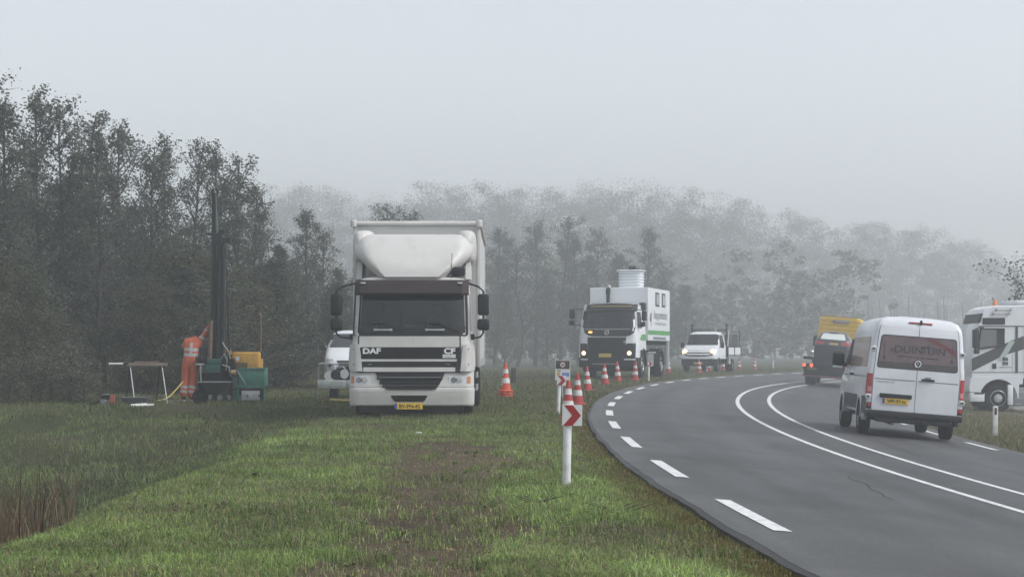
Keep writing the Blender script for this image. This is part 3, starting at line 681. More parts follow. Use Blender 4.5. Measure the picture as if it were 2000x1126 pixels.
# ------------------------------------------------------------------ dropside pickup with lit lamps
def dropside():
    Y0 = 105.; X0 = at(1363, Y0)
    T = root('dropside_truck', (X0, Y0, gz(X0, Y0+2)), -.34, 0, 'small white dropside truck with lit headlamps and cargo rack', 'truck')
    def W(z): return itp(z, [.3, .8, 1.4, 1.5, 2.1, 2.2, 2.25], [.95, 1.0, 1.0, .97, .84, .74, .5])
    def F(x, z): return itp(z, [.3, .8, .98, 1.25, 1.48, 2.1, 2.2, 2.25], [.03, .0, .05, .22, .85, 1.35, 1.55, 1.8])+.12*x*x+corner(x, W(z), .15)
    S = lambda u, z, o: (u, F(u, z)-o, z)
    shell(MB(), F, W, [.72, .85, .98, 1.1, 1.25, 1.36, 1.48, 1.5, 1.8, 2.08, 2.12, 2.2, 2.25], lambda x, z: 2.5, 18, skip=lambda x, y, z: 1.5 < z < 2.09 and abs(x) < .85 and y < 1.9).build('cab', WHITE2, T)
    MB().box(-.85, .85, 2.3, 2.35, 1.0, 2.15).box(-.85, .85, 1.2, 1.4, 1.3, 1.5).build('cab_interior', mat('pale_cab_interior', (.16, .17, .18), .8), T)
    MB().patch(S, *rr((-.90, -.76), (.90, .76), 1.49, 2.1, .04), .01, 0, 10).build('windscreen', GLASS, T)
    MB().patch(S, [.86, .9, .97, 1.08], [-.45, -.72, -.84, -.9], [.45, .72, .84, .9], .012, .01, 10).build('grille', BLACK, T)
    MB().patch(S, [.94, 1.0, 1.3, 1.36], [-.6, -.72, -.85, -.8], [.6, .72, .85, .8], .016, .01, 10).build('bonnet', WHITE2, T)
    bu = shell(MB(), F, lambda z: .99, [.32, .4, .6, .715], lambda x, z: .7, 16).build('bumper', BLACK, T)
    plate(T, S, -.0, .48, .5, .12, '', YPLATE2, False)
    for sgn in (-1, 1):
        MB().lathe([(.05, -.06), (.13, -.02), (.15, .05)], S(sgn*.80, 1.10, .03), 'y', 14).build('headlight', HEADLIT, T)
        MB().box(sgn*1.14-.1, sgn*1.14+.1, 1.0, 1.12, 1.32, 1.62, b=.03).box(sgn*1.02-.08, sgn*1.02+.08, 1.05, 1.1, 1.4, 1.46).build('mirror', BLACK, T)
        Sd = lambda u, z, o: (sgn*(W(z)+o), u, z)
        MB().patch(Sd, *rr((1.15, 1.5), 2.25, 1.5, 2.05, .04), .008, 0, 4).build('door_window', BLACK, T)
        wheel(T, sgn*.86, .85, .35, .23, GREY, sgn); wheel(T, sgn*.78, 4.4, .35, .42, GREY, sgn)
        a = np.linspace(0, math.pi, 12); MB().grid([[(sgn*xx, .85+r_*math.cos(t), .36+r_*math.sin(t)) for t in a] for xx, r_ in ((.7, .44), (1.003, .44), (1.006, .36))]).build('wheel_arch', BLACK, T)
    MB().box(-.4, .4, .5, 5.9, .45, .72).build('chassis', DARK, T)
    bed = MB().box(-1.05, 1.05, 2.75, 6.1, .82, .95).build('bed', GREY, T)
    for sgn in (-1, 1):
        for a, b in ((2.8, 4.4), (4.44, 6.08)): MB().box(sgn*1.04-.02, sgn*1.04+.02, a, b, .96, 1.36).build('side_board', WHITE2, bed)
        for yy in (2.78, 4.42, 6.1): MB().box(sgn*1.06-.03, sgn*1.06+.03, yy-.04, yy+.04, .9, 1.40).build('board_post', BLACK, bed)
        MB().tube([(sgn*1.0, 2.7, .8), (sgn*1.0, 2.7, 2.62)], .05, 8).lathe([(.09, 2.6), (.1, 2.64), (.06, 2.68)], (sgn*1.0, 2.7, 0), 'z', 10).build('rack_post', BLACK, T)
        MB().tube([(sgn*1.0, 6.05, .95), (sgn*1.0, 6.05, 2.35)], .025, 6).tube([(sgn*1.0, 6.05, 2.3), (sgn*1.0, 4.2, 2.3)], .02, 6).build('cage_frame', BLACK, T)
        MB().box(sgn*.95-.06, sgn*.95+.06, 3.2, 3.7, .42, .8).build('tool_locker', GALV, T)
    r_ = MB()
    for z in (2.30, 2.38): r_.tube([(-1.0, 2.7, z), (1.0, 2.7, z)], .025, 6)
    for x in (-.5, 0, .5): r_.tube([(x, 2.7, 1.3), (x, 2.7, 2.35)], .02, 6)
    r_.build('head_rack', BLACK, T)
    g = MB()
    for k in range(8): g.tube([(1.0, 4.2+k*.25, 1.36), (1.0, 4.2+k*.25, 2.3)], .008, 4)
    g.build('cage_mesh', BLACK, T)
    MB().box(.6, .98, 4.0, 5.6, 1.38, 2.1).build('tarpaulin_load', mat('tarp', (.06, .062, .066), .8, var=.3), T)
    for k, (x, t) in enumerate(((.92, .15), (1.0, .35), (.85, .28))):
        MB().tube([(x, 3.1+k*.2, 1.0), (x+.1, 3.1+k*.2+t, 2.35+.3*(k == 1))], .03, 6).build('stake', WOOD if k else PVC, T)
    MB().lathe([(.06, 2.25), (.06, 2.36), (.04, 2.40)], (.55, 1.9, 0), 'z', 10).build('beacon', mat('beacon_green', (.2, .3, .25), .3), T)
    return T
dropside()

# ------------------------------------------------------------------ people-carrier van behind the box truck
def parked_van():
    Y0 = 61.; X0 = at(690, Y0)
    T = root('parked_van', (X0, Y0, gz(X0, Y0)+.02), .06, 0, 'white van half hidden behind the box truck', 'van')
    def W(z): return itp(z, [.25, .6, .95, 1.35, 1.8, 1.88, 1.92], [.9, .96, .95, .90, .72, .6, .4])
    def F(x, z): return itp(z, [.25, .6, .85, 1.0, 1.34, 1.8, 1.88, 1.92], [.05, .0, .02, .15, .95, 1.6, 1.8, 2.1])+.22*x*x+corner(x, W(z), .2)
    S = lambda u, z, o: (u, F(u, z)-o, z)
    shell(MB(), F, W, [.3, .45, .6, .72, .85, .93, 1.0, 1.1, 1.2, 1.34, 1.36, 1.6, 1.79, 1.82, 1.88, 1.92], lambda x, z: 5.0, 18, skip=lambda x, y, z: 1.36 < z < 1.80 and abs(x) < .74 and y < 2).build('body', WHITE2, T, 45)
    MB().box(-.75, .75, 2.6, 2.65, .9, 1.8).box(-.75, .75, 1.4, 1.7, 1.2, 1.36).box(-.6, -.15, 2.2, 2.4, 1.0, 1.7, b=.06).box(.15, .6, 2.2, 2.4, 1.0, 1.7, b=.06).build('interior', INTERIOR, T)
    MB().patch(S, *rr((-.80, -.66), (.80, .66), 1.35, 1.81, .04), .008, 0, 10).build('windscreen', GLASSG, T)
    g = MB().patch(S, *rr((-.40, -.56), (.40, .56), .68, .93, .06), .012, .01, 10).build('grille', BLACK, T)
    for k in range(3): MB().patch(S, [.73+k*.06, .755+k*.06], [-.46]*2, [.46]*2, .022, 0, 8).build('grille_slat', GREY, g, 0)
    MB().lathe([(.10, -.03), (.10, 0)], S(0, .8, .01), 'y', 20).build('emblem', CHROME, g)
    MB().patch(S, *rr((-.5, -.62), (.5, .62), .30, .52, .05), .01, 0, 8).build('lower_grille', BLACK, T)
    for sgn in (-1, 1):
        h = MB().patch(S, [.60, .66, .82, .98], ([-.70, -.80, -.86, -.88] if sgn < 0 else [.62, .60, .62, .66]), ([-.62, -.60, -.62, -.66] if sgn < 0 else [.70, .80, .86, .88]), .012, 0, 6).build('headlight', CLEARL, T)
        MB().lathe([(.05, -.02), (.06, .01)], S(sgn*.74, .78, .02), 'y', 12).build('reflector', BLACK, h)
        MB().box(sgn*1.06-.1, sgn*1.06+.1, 1.35, 1.5, 1.26, 1.44, b=.04).tube([(sgn*.88, 1.5, 1.28), (sgn*1.02, 1.42, 1.32)], .03, 6).build('mirror', BLACK, T)
        wheel(T, sgn*.84, .95, .33, .23, GREY, sgn); wheel(T, sgn*.84, 4.1, .33, .23, GREY, sgn)
        Sd = lambda u, z, o: (sgn*(W(z)+o), u, z)
        MB().patch(Sd, *rr((1.35, 1.95), 2.7, 1.32, 1.72, .04), .006, 0, 4).build('door_window', BLACK, T)
    return T
parked_van()
def trailer():
    Y0 = 48.3; X0 = at(686, Y0)
    T = root('equipment_trailer', (X0, Y0, gz(X0, Y0)), 0, 0, 'low grey flatbed trailer beside the box truck', 'trailer')
    d = MB().box(-.86, .86, .0, 2.4, .44, .50).build('deck', GALV, T)
    for a, b in ((-.86, -.12), (-.10, .86)): MB().box(a, b, -.03, -.002, .30, .52, b=.005).build('tail_board', GALV, T)
    MB().box(-.55, -.2, -.04, -.03, .36, .47).build('tail_label', mat('faded_label', (.33, .38, .36), .6), T)
    for x in (-.84, .84):
        MB().tube([(x, 0, .5), (x, 0, .92), (x, 1.2, .95), (x, 2.3, .92), (x, 2.3, .5)], .018, 6).build('side_rail', GREY, T)
        MB().tube([(x, .05, .3), (x-.02, .02, .0)], .02, 6).build('prop_stand', GREY, T)
        wheel(T, x*.62, .9, .22, .2, GREY, 1 if x > 0 else -1)
    MB().tube([(-.84, 0, .92), (.84, 0, .92)], .018, 6).build('rear_rail', GREY, T)
    MB().box(-.5, .5, .1, 2.2, .36, .44).build('chassis', DARK, T)
    P = root('pump_unit', (X0, Y0+.45, gz(X0, Y0)+.50), 0, 0, 'dark pump and hose reel loaded on the low trailer', 'pump')
    MB().box(-.45, .6, .1, 1.2, .0, .32, b=.04).build('pump_body', DARK, P)
    for k, (x, r) in enumerate(((-.62, .1), (-.42, .13), (-.2, .12), (.05, .12))):
        MB().lathe([(r, -.05), (r*1.05, 0), (r, .05)], (x, -.15, .13+.02*k), 'y', 14).build('hose_coupling', CHROME if k % 2 == 0 else BLACK, P)
    for k in range(4): MB().tube([(-.3+.25*k+.12*math.cos(t), -.1, .27+.09*math.sin(t)) for t in np.linspace(0, 5.5, 12)], .022, 6).build('hose_coil', RUBBER if k % 2 else GREY, P)
    H = MB(); pts = [(at(700, 46.5), 46.6), (at(672, 46.5), 46.5), (at(652, 46.5), 46.5), (at(646, 46.5), 46.35), (at(655, 46.5), 46.1), (at(680, 46.5), 46.0), (at(715, 46.5), 46.1)]
    h = H.tube([(x, y, gz(x, y)+.06) for x, y in pts], .022, 8).build('garden_hose', HOSEY, None)
    tag(h, 'yellow hose looped on the grass beside the box truck', 'hose')
trailer()
# ------------------------------------------------------------------ white van driving away
def driving_van():
    Y0 = 38.6; X0 = at(1781, Y0); rz = -.075
    zr = float(road_z(X0, Y0+1.3))
    T = root('panel_van', (X0, Y0, zr), rz, .078, 'white high roof van driving away with a tinted lettered rear window', 'van')
    def W(z): return itp(z, [.3, .55, .9, 1.35, 2.05, 2.25, 2.38, 2.45, 2.49], [.93, .97, .98, .97, .90, .87, .80, .66, .3])
    def F(x, z): return itp(z, [.3, 1.35, 2.25, 2.38, 2.45, 2.49], [.0, .0, .13, .20, .32, .7])+.03*x*x+corner(x, W(z), .07)
    def B(x, z): return itp(z, [.3, .9, 1.15, 1.4, 2.1, 2.3, 2.4, 2.45, 2.49], [5.9, 5.9, 5.7, 5.0, 4.35, 4.1, 3.9, 3.6, 2.9])-.18*x*x-corner(x, W(z), .25)
    S = lambda u, z, o: (u, F(u, z)-o, z)
    body = shell(MB(), F, W, [.52, .7, .9, 1.15, 1.35, 1.38, 1.7, 2.05, 2.15, 2.25, 2.32, 2.38, 2.42, 2.45, 2.475, 2.49], B, 20,
        skip=lambda x, y, z: False).build('body', WHITE3, T, 40)
    # rear doors: two panels with a seam
    for a, b in ((-.865, -.006), (.006, .865)):
        dr = MB().patch(S, [.54, .56, 1.0, 1.35, 2.0, 2.24, 2.28], *( ([a+.02, a, a, a, a+.05, a+.08, a+.12], [b]*7) if a < -.1 else ([a]*7, [b-.02, b, b, b, b-.05, b-.08, b-.12]) ), .010, .0, 8).build('rear_door', WHITE3, T)
        MB().patch(S, [1.165, 1.185], [min(a, b)+.03]*2, [max(a, b)-.02]*2, .0125, 0, 6).build('door_crease', GREY, dr, 0)
    MB().patch(S, [.53, 1.0, 1.35, 1.8, 2.28], [-.006]*5, [.006]*5, .0105, 0, 1).build('door_seam', SEAM, T, 0)
    for sgn in (-1, 1):
        MB().patch(S, [.53, 1.0, 1.35, 2.0, 2.24, 2.28], [sgn*.869-.005, sgn*.869-.005, sgn*.869-.005, sgn*.82-.005, sgn*.79-.005, sgn*.75-.005], [sgn*.869+.005, sgn*.869+.005, sgn*.869+.005, sgn*.82+.005, sgn*.79+.005, sgn*.75+.005], .006, 0, 1).build('door_seam', SEAM, T, 0)
    FILM = mat('window_film', (.145, .108, .114), .25, dirt=(.105, .082, .085), vscale=2.2, coat=.15, spec=.3)
    FILM2 = mat('side_window_film', (.27, .165, .125), .25, dirt=(.19, .12, .095), vscale=2.5, coat=.15, spec=.3)
    wz0, wz1 = 1.42, 2.07
    w = MB().patch(S, *rr((-.80, -.735), (.80, .745), wz0, wz1, .05), .022, .012, 12).build('rear_window', FILM, T)
    MB().patch(S, *rr((-.82, -.755), (.82, .765), wz0-.018, wz1+.016, .06), .016, .01, 12).build('window_seal', BLACK, T)
    PR = mat('film_print', (.022, .018, .02), .5)
    text('lettering', 'De', .10, S, -.50, 1.75, PR, w, sx=1.0, off=.027)
    text('lettering', 'DUIN', .21, S, -.20, 1.735, PR, w, sx=1.12, off=.027)
    text('lettering', 'TUIN', .21, S, .30, 1.735, PR, w, sx=1.02, off=.027)
    MB().patch(S, [1.872, 1.888], [.02, .06], [.26, .22], .027, 0, 2).build('print_stroke', PR, w, 0)
    for k, (a, b) in enumerate(((-.42, -.12), (-.08, .02), (.05, .14), (.17, .42))):
        MB().patch(S, [1.655-.003*k, 1.672-.003*k], [a]*2, [b]*2, .027, 0, 2).build('print_line', PR, w, 0)
    for a in (-.685, .68):
        MB().patch(S, [1.64, 1.94], [a-.006]*2, [a+.006]*2, .027, 0, 1).patch(S, [1.58, 1.6, 1.63, 1.65], [a-.012, a-.022, a-.022, a-.012], [a+.012, a+.022, a+.022, a+.012], .027, 0, 1).build('print_lantern', PR, w, 0)
    RB = mat('film_red_band', (.13, .028, .035), .3)
    q = [S(.12, 2.055, .026), S(.30, 2.055, .026), S(.775, 1.83, .026), S(.79, 1.72, .026)]
    MB().add(q, [(0, 1, 2, 3)]).build('print_band', RB, w, 0)
    GR = mat('film_dark_foot', (.05, .047, .045), .3, var=.3, vscale=6)
    MB().patch(S, [1.435, 1.50, 1.535], [-.78]*3, [.78]*3, .0245, 0, 12).build('print_foot', GR, w, 0)
    # emblem, handle, plate
    e = MB().lathe([(.075, -.02), (.085, -.012), (.085, .01)], S(.0, 1.525, .028), 'y', 28).build('emblem', BLACK, T)
    ex, ey, ez = S(0, 1.525, .055)
    em = MB().tube([(ex+.064*math.cos(t), ey, ez+.064*math.sin(t)) for t in np.linspace(0, 2*math.pi, 25)], .008, 6)
    for a in ([(-.030, .055), (0, .002), (.030, .055)], [(-.056, .025), (-.026, -.055), (0, -.005), (.026, -.055), (.056, .025)]): em.tube([(ex+i, ey, ez+j) for i, j in a], .0075, 6)
    em.build('emblem_letters', LETTER, e)
    hd = MB().box(.10, .36, F(.2, 1.22)-.05, F(.2, 1.22), 1.195, 1.235, b=.012).build('door_handle', BLACK, T)
    MB().patch(S, *rr(.16, .29, 1.235, 1.27, .015), .02, 0, 4).build('handle_recess', GREY, hd)
    lb = MB().box(-.72, -.07, F(.4, .9)-.05, F(.4, .9), .80, .885, b=.015).build('plate_lamp_bar', BLACK, T)
    plate(T, S, -.395, .735, .52, .11, 'VFP-97-N', off=.035, tsize=.10, sx=.92)
    text('lettering', 'CRAFTER TDI', .055, S, -.62, 1.10, GREY, T, sx=1.1, off=.016)
    # brake bar + camera
    MB().box(-.22, .26, F(.1, 2.36)-.03, F(.1, 2.36)+.03, 2.345, 2.375, b=.01).build('high_brake_light', REDL, T)
    MB().box(.0, .05, F(0, 2.36)-.06, F(0, 2.36), 2.33, 2.42, b=.012).build('roof_camera', BLACK, T)
    # lamps, hinges
    for sgn in (-1, 1):
        tl = MB()
        rows = []
        for z in (.86, .88, 1.05, 1.24, 1.27):
            w_ = W(z); rows.append([(sgn*x, F(x, z)-.012, z) for x in np.linspace(.885, w_, 5)]+[(sgn*(w_+.012), yy, z) for yy in (.11, .2, .27-.15*(1.27-z)*.3)])
        tl.grid(rows); tl.build('tail_light', REDL, T, 60)
        MB().patch(S, [.90, 1.00], [.895 if sgn > 0 else -.955]*2, [.955 if sgn > 0 else -.895]*2, .018, 0, 3).build('reverse_lamp', mat('pink_lens', (.55, .25, .26), .2, coat=.5), T, 0)
        for z in (1.78, .80):
            xx = W(z)-.03; MB().box(sgn*xx-.05, sgn*xx+.05, F(.8, z)-.02, F(.8, z)+.06, z-.045, z+.045, b=.01).build('door_hinge', WHITE3, T)
            MB().box(sgn*xx-.03, sgn*xx+.03, F(.8, z)-.026, F(.8, z), z-.02, z+.02).build('hinge_slot', SEAM, T)
        MB().patch(S, [.55, .68], [.875 if sgn > 0 else -.965]*2, [.965 if sgn > 0 else -.875]*2, .014, .05, 3).build('bumper_corner', BLACK, T)
        MB().patch(S, [.60, .67], [.885 if sgn > 0 else -.955]*2, [.955 if sgn > 0 else -.885]*2, .02, 0, 3).build('reflector', REDL, T, 0)
        # flank: cladding, windows, wheels
        Sd = lambda u, z, o: (sgn*(W(z)+o), u, z)
        for a, b in ((.1, .86), (1.80, 4.42)):
            MB().patch(Sd, [.50, .53, .80], [a]*3, [b]*3, .012, .01, 4).build('side_cladding', mat('grey_cladding', (.05, .052, .055), .6), T)
        MB().patch(Sd, [.44, .5], [1.8]*2, [4.4]*2, -.05, 0, 4).build('sill', WHITE3, T)
        MB().patch(Sd, *rr((.45, .55), (3.75, 3.70), 1.40, 2.03, .08), .010, 0, 8).build('side_window', FILM2, T)
        MB().patch(Sd, *rr((3.85, 3.85), (4.8, 4.25), 1.42, 2.0, .06), .010, 0, 8).build('door_window', BLACK, T)
        for yy in (3.78, 4.3): MB().patch(Sd, [.55, 1.3, 2.05], [yy]*3, [yy+.012]*3, .004, 0, 1).build('door_seam', SEAM, T, 0)
        MB().patch(Sd, [1.19, 1.215], [.3]*2, [5.2]*2, .006, 0, 8).build('flank_crease', GREY, T, 0)
        MB().box(sgn*1.01-.03, sgn*1.01+.03, 2.85, 3.05, 1.2, 1.25, b=.01).build('side_handle', BLACK, T)
        for yc in (1.33, 4.97):
            wheel(T, sgn*.86, yc, .35, .24, GREY, sgn)
            a = np.linspace(0, math.pi, 14)
            MB().grid([[(sgn*xx, yc+r_*math.cos(t), .36+r_*math.sin(t)) for t in a] for xx, r_ in ((.70, .40), (.980, .40), (.988, .405), (.990, .44), (.978, .445))]).build('wheel_arch', WHITE3, T)
            MB().grid([[(sgn*(W(.6)+.004), yc+r_*math.cos(t), .36+r_*math.sin(t)) for t in a] for r_ in (.02, .405)]).build('arch_shade', DARK, T)  # dark half disc painting the shade inside the wheel arch
        mr = MB().box(sgn*1.17-.13, sgn*1.17+.13, 4.45, 4.62, 1.36, 1.68, b=.05, seg=3).build('mirror', BLACK, T)
        MB().box(sgn*1.17-.12, sgn*1.17+.10, 4.44, 4.5, 1.33, 1.38, b=.015).build('mirror_foot', WHITE3, mr)
        MB().tube([(sgn*.93, 4.6, 1.4), (sgn*1.1, 4.55, 1.45)], .05, 6).build('mirror_arm', BLACK, mr)
        MB().box(sgn*.93-.05, sgn*.93+.05, .5, .72, .30, .42, b=.01).build('mud_flap', GALV if sgn < 0 else BLACK, T)
    bu = MB().box(-.97, .97, -.06, .3, .40, .53, b=.03).build('bumper', BLACK, T)
    MB().box(-.75, .75, -.03, .35, .30, .40, b=.02).build('under_bumper', BLACK, T)
    MB().box(-.8, .8, .3, 5.5, .32, .52).build('underbody', DARK, T)
    MB().tube([(.15, -.02, .33), (.15, -.12, .33), (.15, -.12, .40)], .03, 8).build('tow_hitch', DARK, T)
    MB().tube([(-.4, .1, .28), (-.4, 2.5, .3)], .04, 8).build('exhaust_pipe', GREY, T)
    return T
driving_van()

# ------------------------------------------------------------------ flatbed recovery truck and its load
def tow_truck():
    Y0 = 91.; X0 = at(1617, Y0); zr = float(road_z(X0, Y0+1)); rz = -.235
    T = root('recovery_truck', (X0, Y0, zr), rz, .08, 'yellow cabbed flatbed recovery truck seen from behind with lit tail lamps', 'truck')
    def zx(v): return (1550+v/6.62-1617)/40.6
    def zz(v): return (757-(610+v/6.62))/40.6
    # tail structure
    MB().box(-1.2, 1.2, 0, .35, .48, 1.0, b=.03).build('tail_frame', DARK, T)
    MB().box(-1.25, 1.25, -.05, .0, .40, .47, b=.01).build('tail_stripe', mat('dull_red', (.16, .03, .035), .6), T)
    MB().box(-.85, 1.2, .15, 5.6, 1.05, 1.25).build('flatbed', DARK, T)
    MB().box(-.78, .78, -.02, .1, .98, 2.0, b=.04).build('loading_ramp', mat('ramp_dark', (.028, .029, .032), .6, var=.3), T)
    for k in range(7): MB().box(-.76, .76, -.035, -.022, 1.06+k*.13, 1.09+k*.13).build('ramp_rib', DARK, T)
    for sgn in (-1, 1):
        MB().box(sgn*1.0-.28, sgn*1.0+.22, .0, .2, 1.22, 1.36, b=.02).build('side_beam', BLACK, T)
        lb = MB().box(sgn*.98-.27, sgn*.98+.27, -.05, .0, .72, 1.02, b=.015).build('lamp_board', DARK, T)
        for q in (-.22, .12): MB().lathe([(.02, -.05), (.07, -.03), (.08, .0)], (sgn*.98+q, -.06, .94), 'y', 12).build('tail_light', REDLIT if sgn < 0 else REDL, lb)
        wheel(T, sgn*.92, 1.1, .40, .5, GREY, sgn); wheel(T, sgn*.95, 5.9, .42, .28, GREY, sgn)
        MB().box(sgn*.92-.25, sgn*.92+.25, .5, .53, .2, .6).build('mud_flap', BLACK, T)
    plate(T, lambda u, z, o: (u, -.05-o, z), zx(220), .80, .45, .12, '', mat('plate_worn', (.13, .11, .05), .6), False)
    MB().box(-.45, .45, .3, 6.5, .55, 1.0).build('chassis', DARK, T)
    # yellow cab with roof box
    def W(z): return itp(z, [.7, 2.0, 3.0, 3.35, 3.42], [1.15, 1.15, 1.1, 1.04, .9])
    cb = shell(MB(), lambda x, z: 5.75+corner(x, W(z), .12), W, [.7, 1.5, 2.2, 3.0, 3.35, 3.42], lambda x, z: itp(z, [.7, 1.6, 3.4], [8., 8., 7.4]), 12).build('cab', YTRUCK, T)
    for k in range(4): MB().box(-1.0, 1.0, 5.735, 5.76, 2.55+k*.22, 2.57+k*.22).build('cab_groove', mat('dark_yellow', (.35, .2, .02), .5), cb)
    MB().box(-.42, .42, 5.70, 5.74, 3.12, 3.27, b=.01).build('name_panel', mat('panel_blue_grey', (.20, .20, .26), .5), cb)
    MB().box(-.3, .3, 5.69, 5.70, 3.175, 3.215).build('name_print', mat('panel_print', (.42, .42, .46), .5), cb)
    MB().tube([(-1.0, 5.9, 3.46), (1.05, 5.9, 3.46)], .035, 6).build('light_bar', GREY, cb)
    MB().box(-1.42, -1.24, 7.0, 7.2, 1.85, 2.4, b=.04).tube([(-1.3, 7.1, 2.4), (-1.1, 7.2, 2.45)], .03, 6).build('mirror', BLACK, T)
    MB().lathe([(.05, -.05), (.1, 0)], (-1.35, 5.7, 1.55), 'y', 10).build('work_lamp', CLEARL, T)
    # the car on the bed
    CW = Matrix.Rotation(rz, 4, 'Z') @ Matrix.Rotation(.08, 4, 'Y')
    p = CW @ Vector((.02, .45, 1.25)) + Vector((X0, Y0, zr))
    C = root('hatchback_car', p, rz, .08, 'dark hatchback car carried on the recovery truck', 'car')
    K = -.0
    def Wc(z): return itp(z, [.2, .5, .85, 1.0, 1.3, 1.36, 1.4], [.82, .88, .86, .80, .62, .5, .3])
    def Fc(x, z): return itp(z, [.2, .35, .5, .95, 1.3, 1.36, 1.4], [.08, .0, .0, .10, .55, .7, 1.2])+.1*x*x+corner(x, Wc(z), .2)
    Sc = lambda u, z, o: (u, Fc(u, z)-o, z)
    SILV = mat('car_silver', (.06, .063, .066), .3, .3, coat=.4); CARD = mat('car_dark', (.035, .036, .04), .35, coat=.4)
    shell(MB(), Fc, Wc, [.88, .95, 1.0, 1.15, 1.3, 1.34, 1.37, 1.4], lambda x, z: itp(z, [.8, 1., 1.4], [4.0, 3.0, 2.2]), 16).build('cabin', SILV, C)
    shell(MB(), Fc, Wc, [.2, .3, .5, .7, .88], lambda x, z: 4.0, 16).build('body', CARD, C)
    MB().patch(Sc, *rr((-.62, -.50), (.62, .50), 1.0, 1.29, .06), .012, 0, 10).build('rear_window', mat('bright_glass', (.62, .68, .67), .08, coat=.8), C)
    MB().patch(Sc, [.70, .72, .93, .98], [-.78]*4, [.78]*4, .012, 0, 10).build('tailgate', CARD, C)
    MB().box(-.2, .2, .5, .62, 1.345, 1.37, b=.008).build('spoiler_lamp', CARD, C)
    for sgn in (-1, 1):
        MB().patch(Sc, *rr(.42 if sgn > 0 else -.82, .82 if sgn > 0 else -.42, .74, .90, .03), .02, 0, 6).build('tail_light', REDL, C)
        wheel(C, sgn*.78, .75, .29, .2, GREY, sgn, z=.24); wheel(C, sgn*.78, 3.2, .29, .2, GREY, sgn, z=.24)
    plate(C, Sc, .04, .79, .46, .11, '', YPLATE2, True, .03)
    return T
tow_truck()

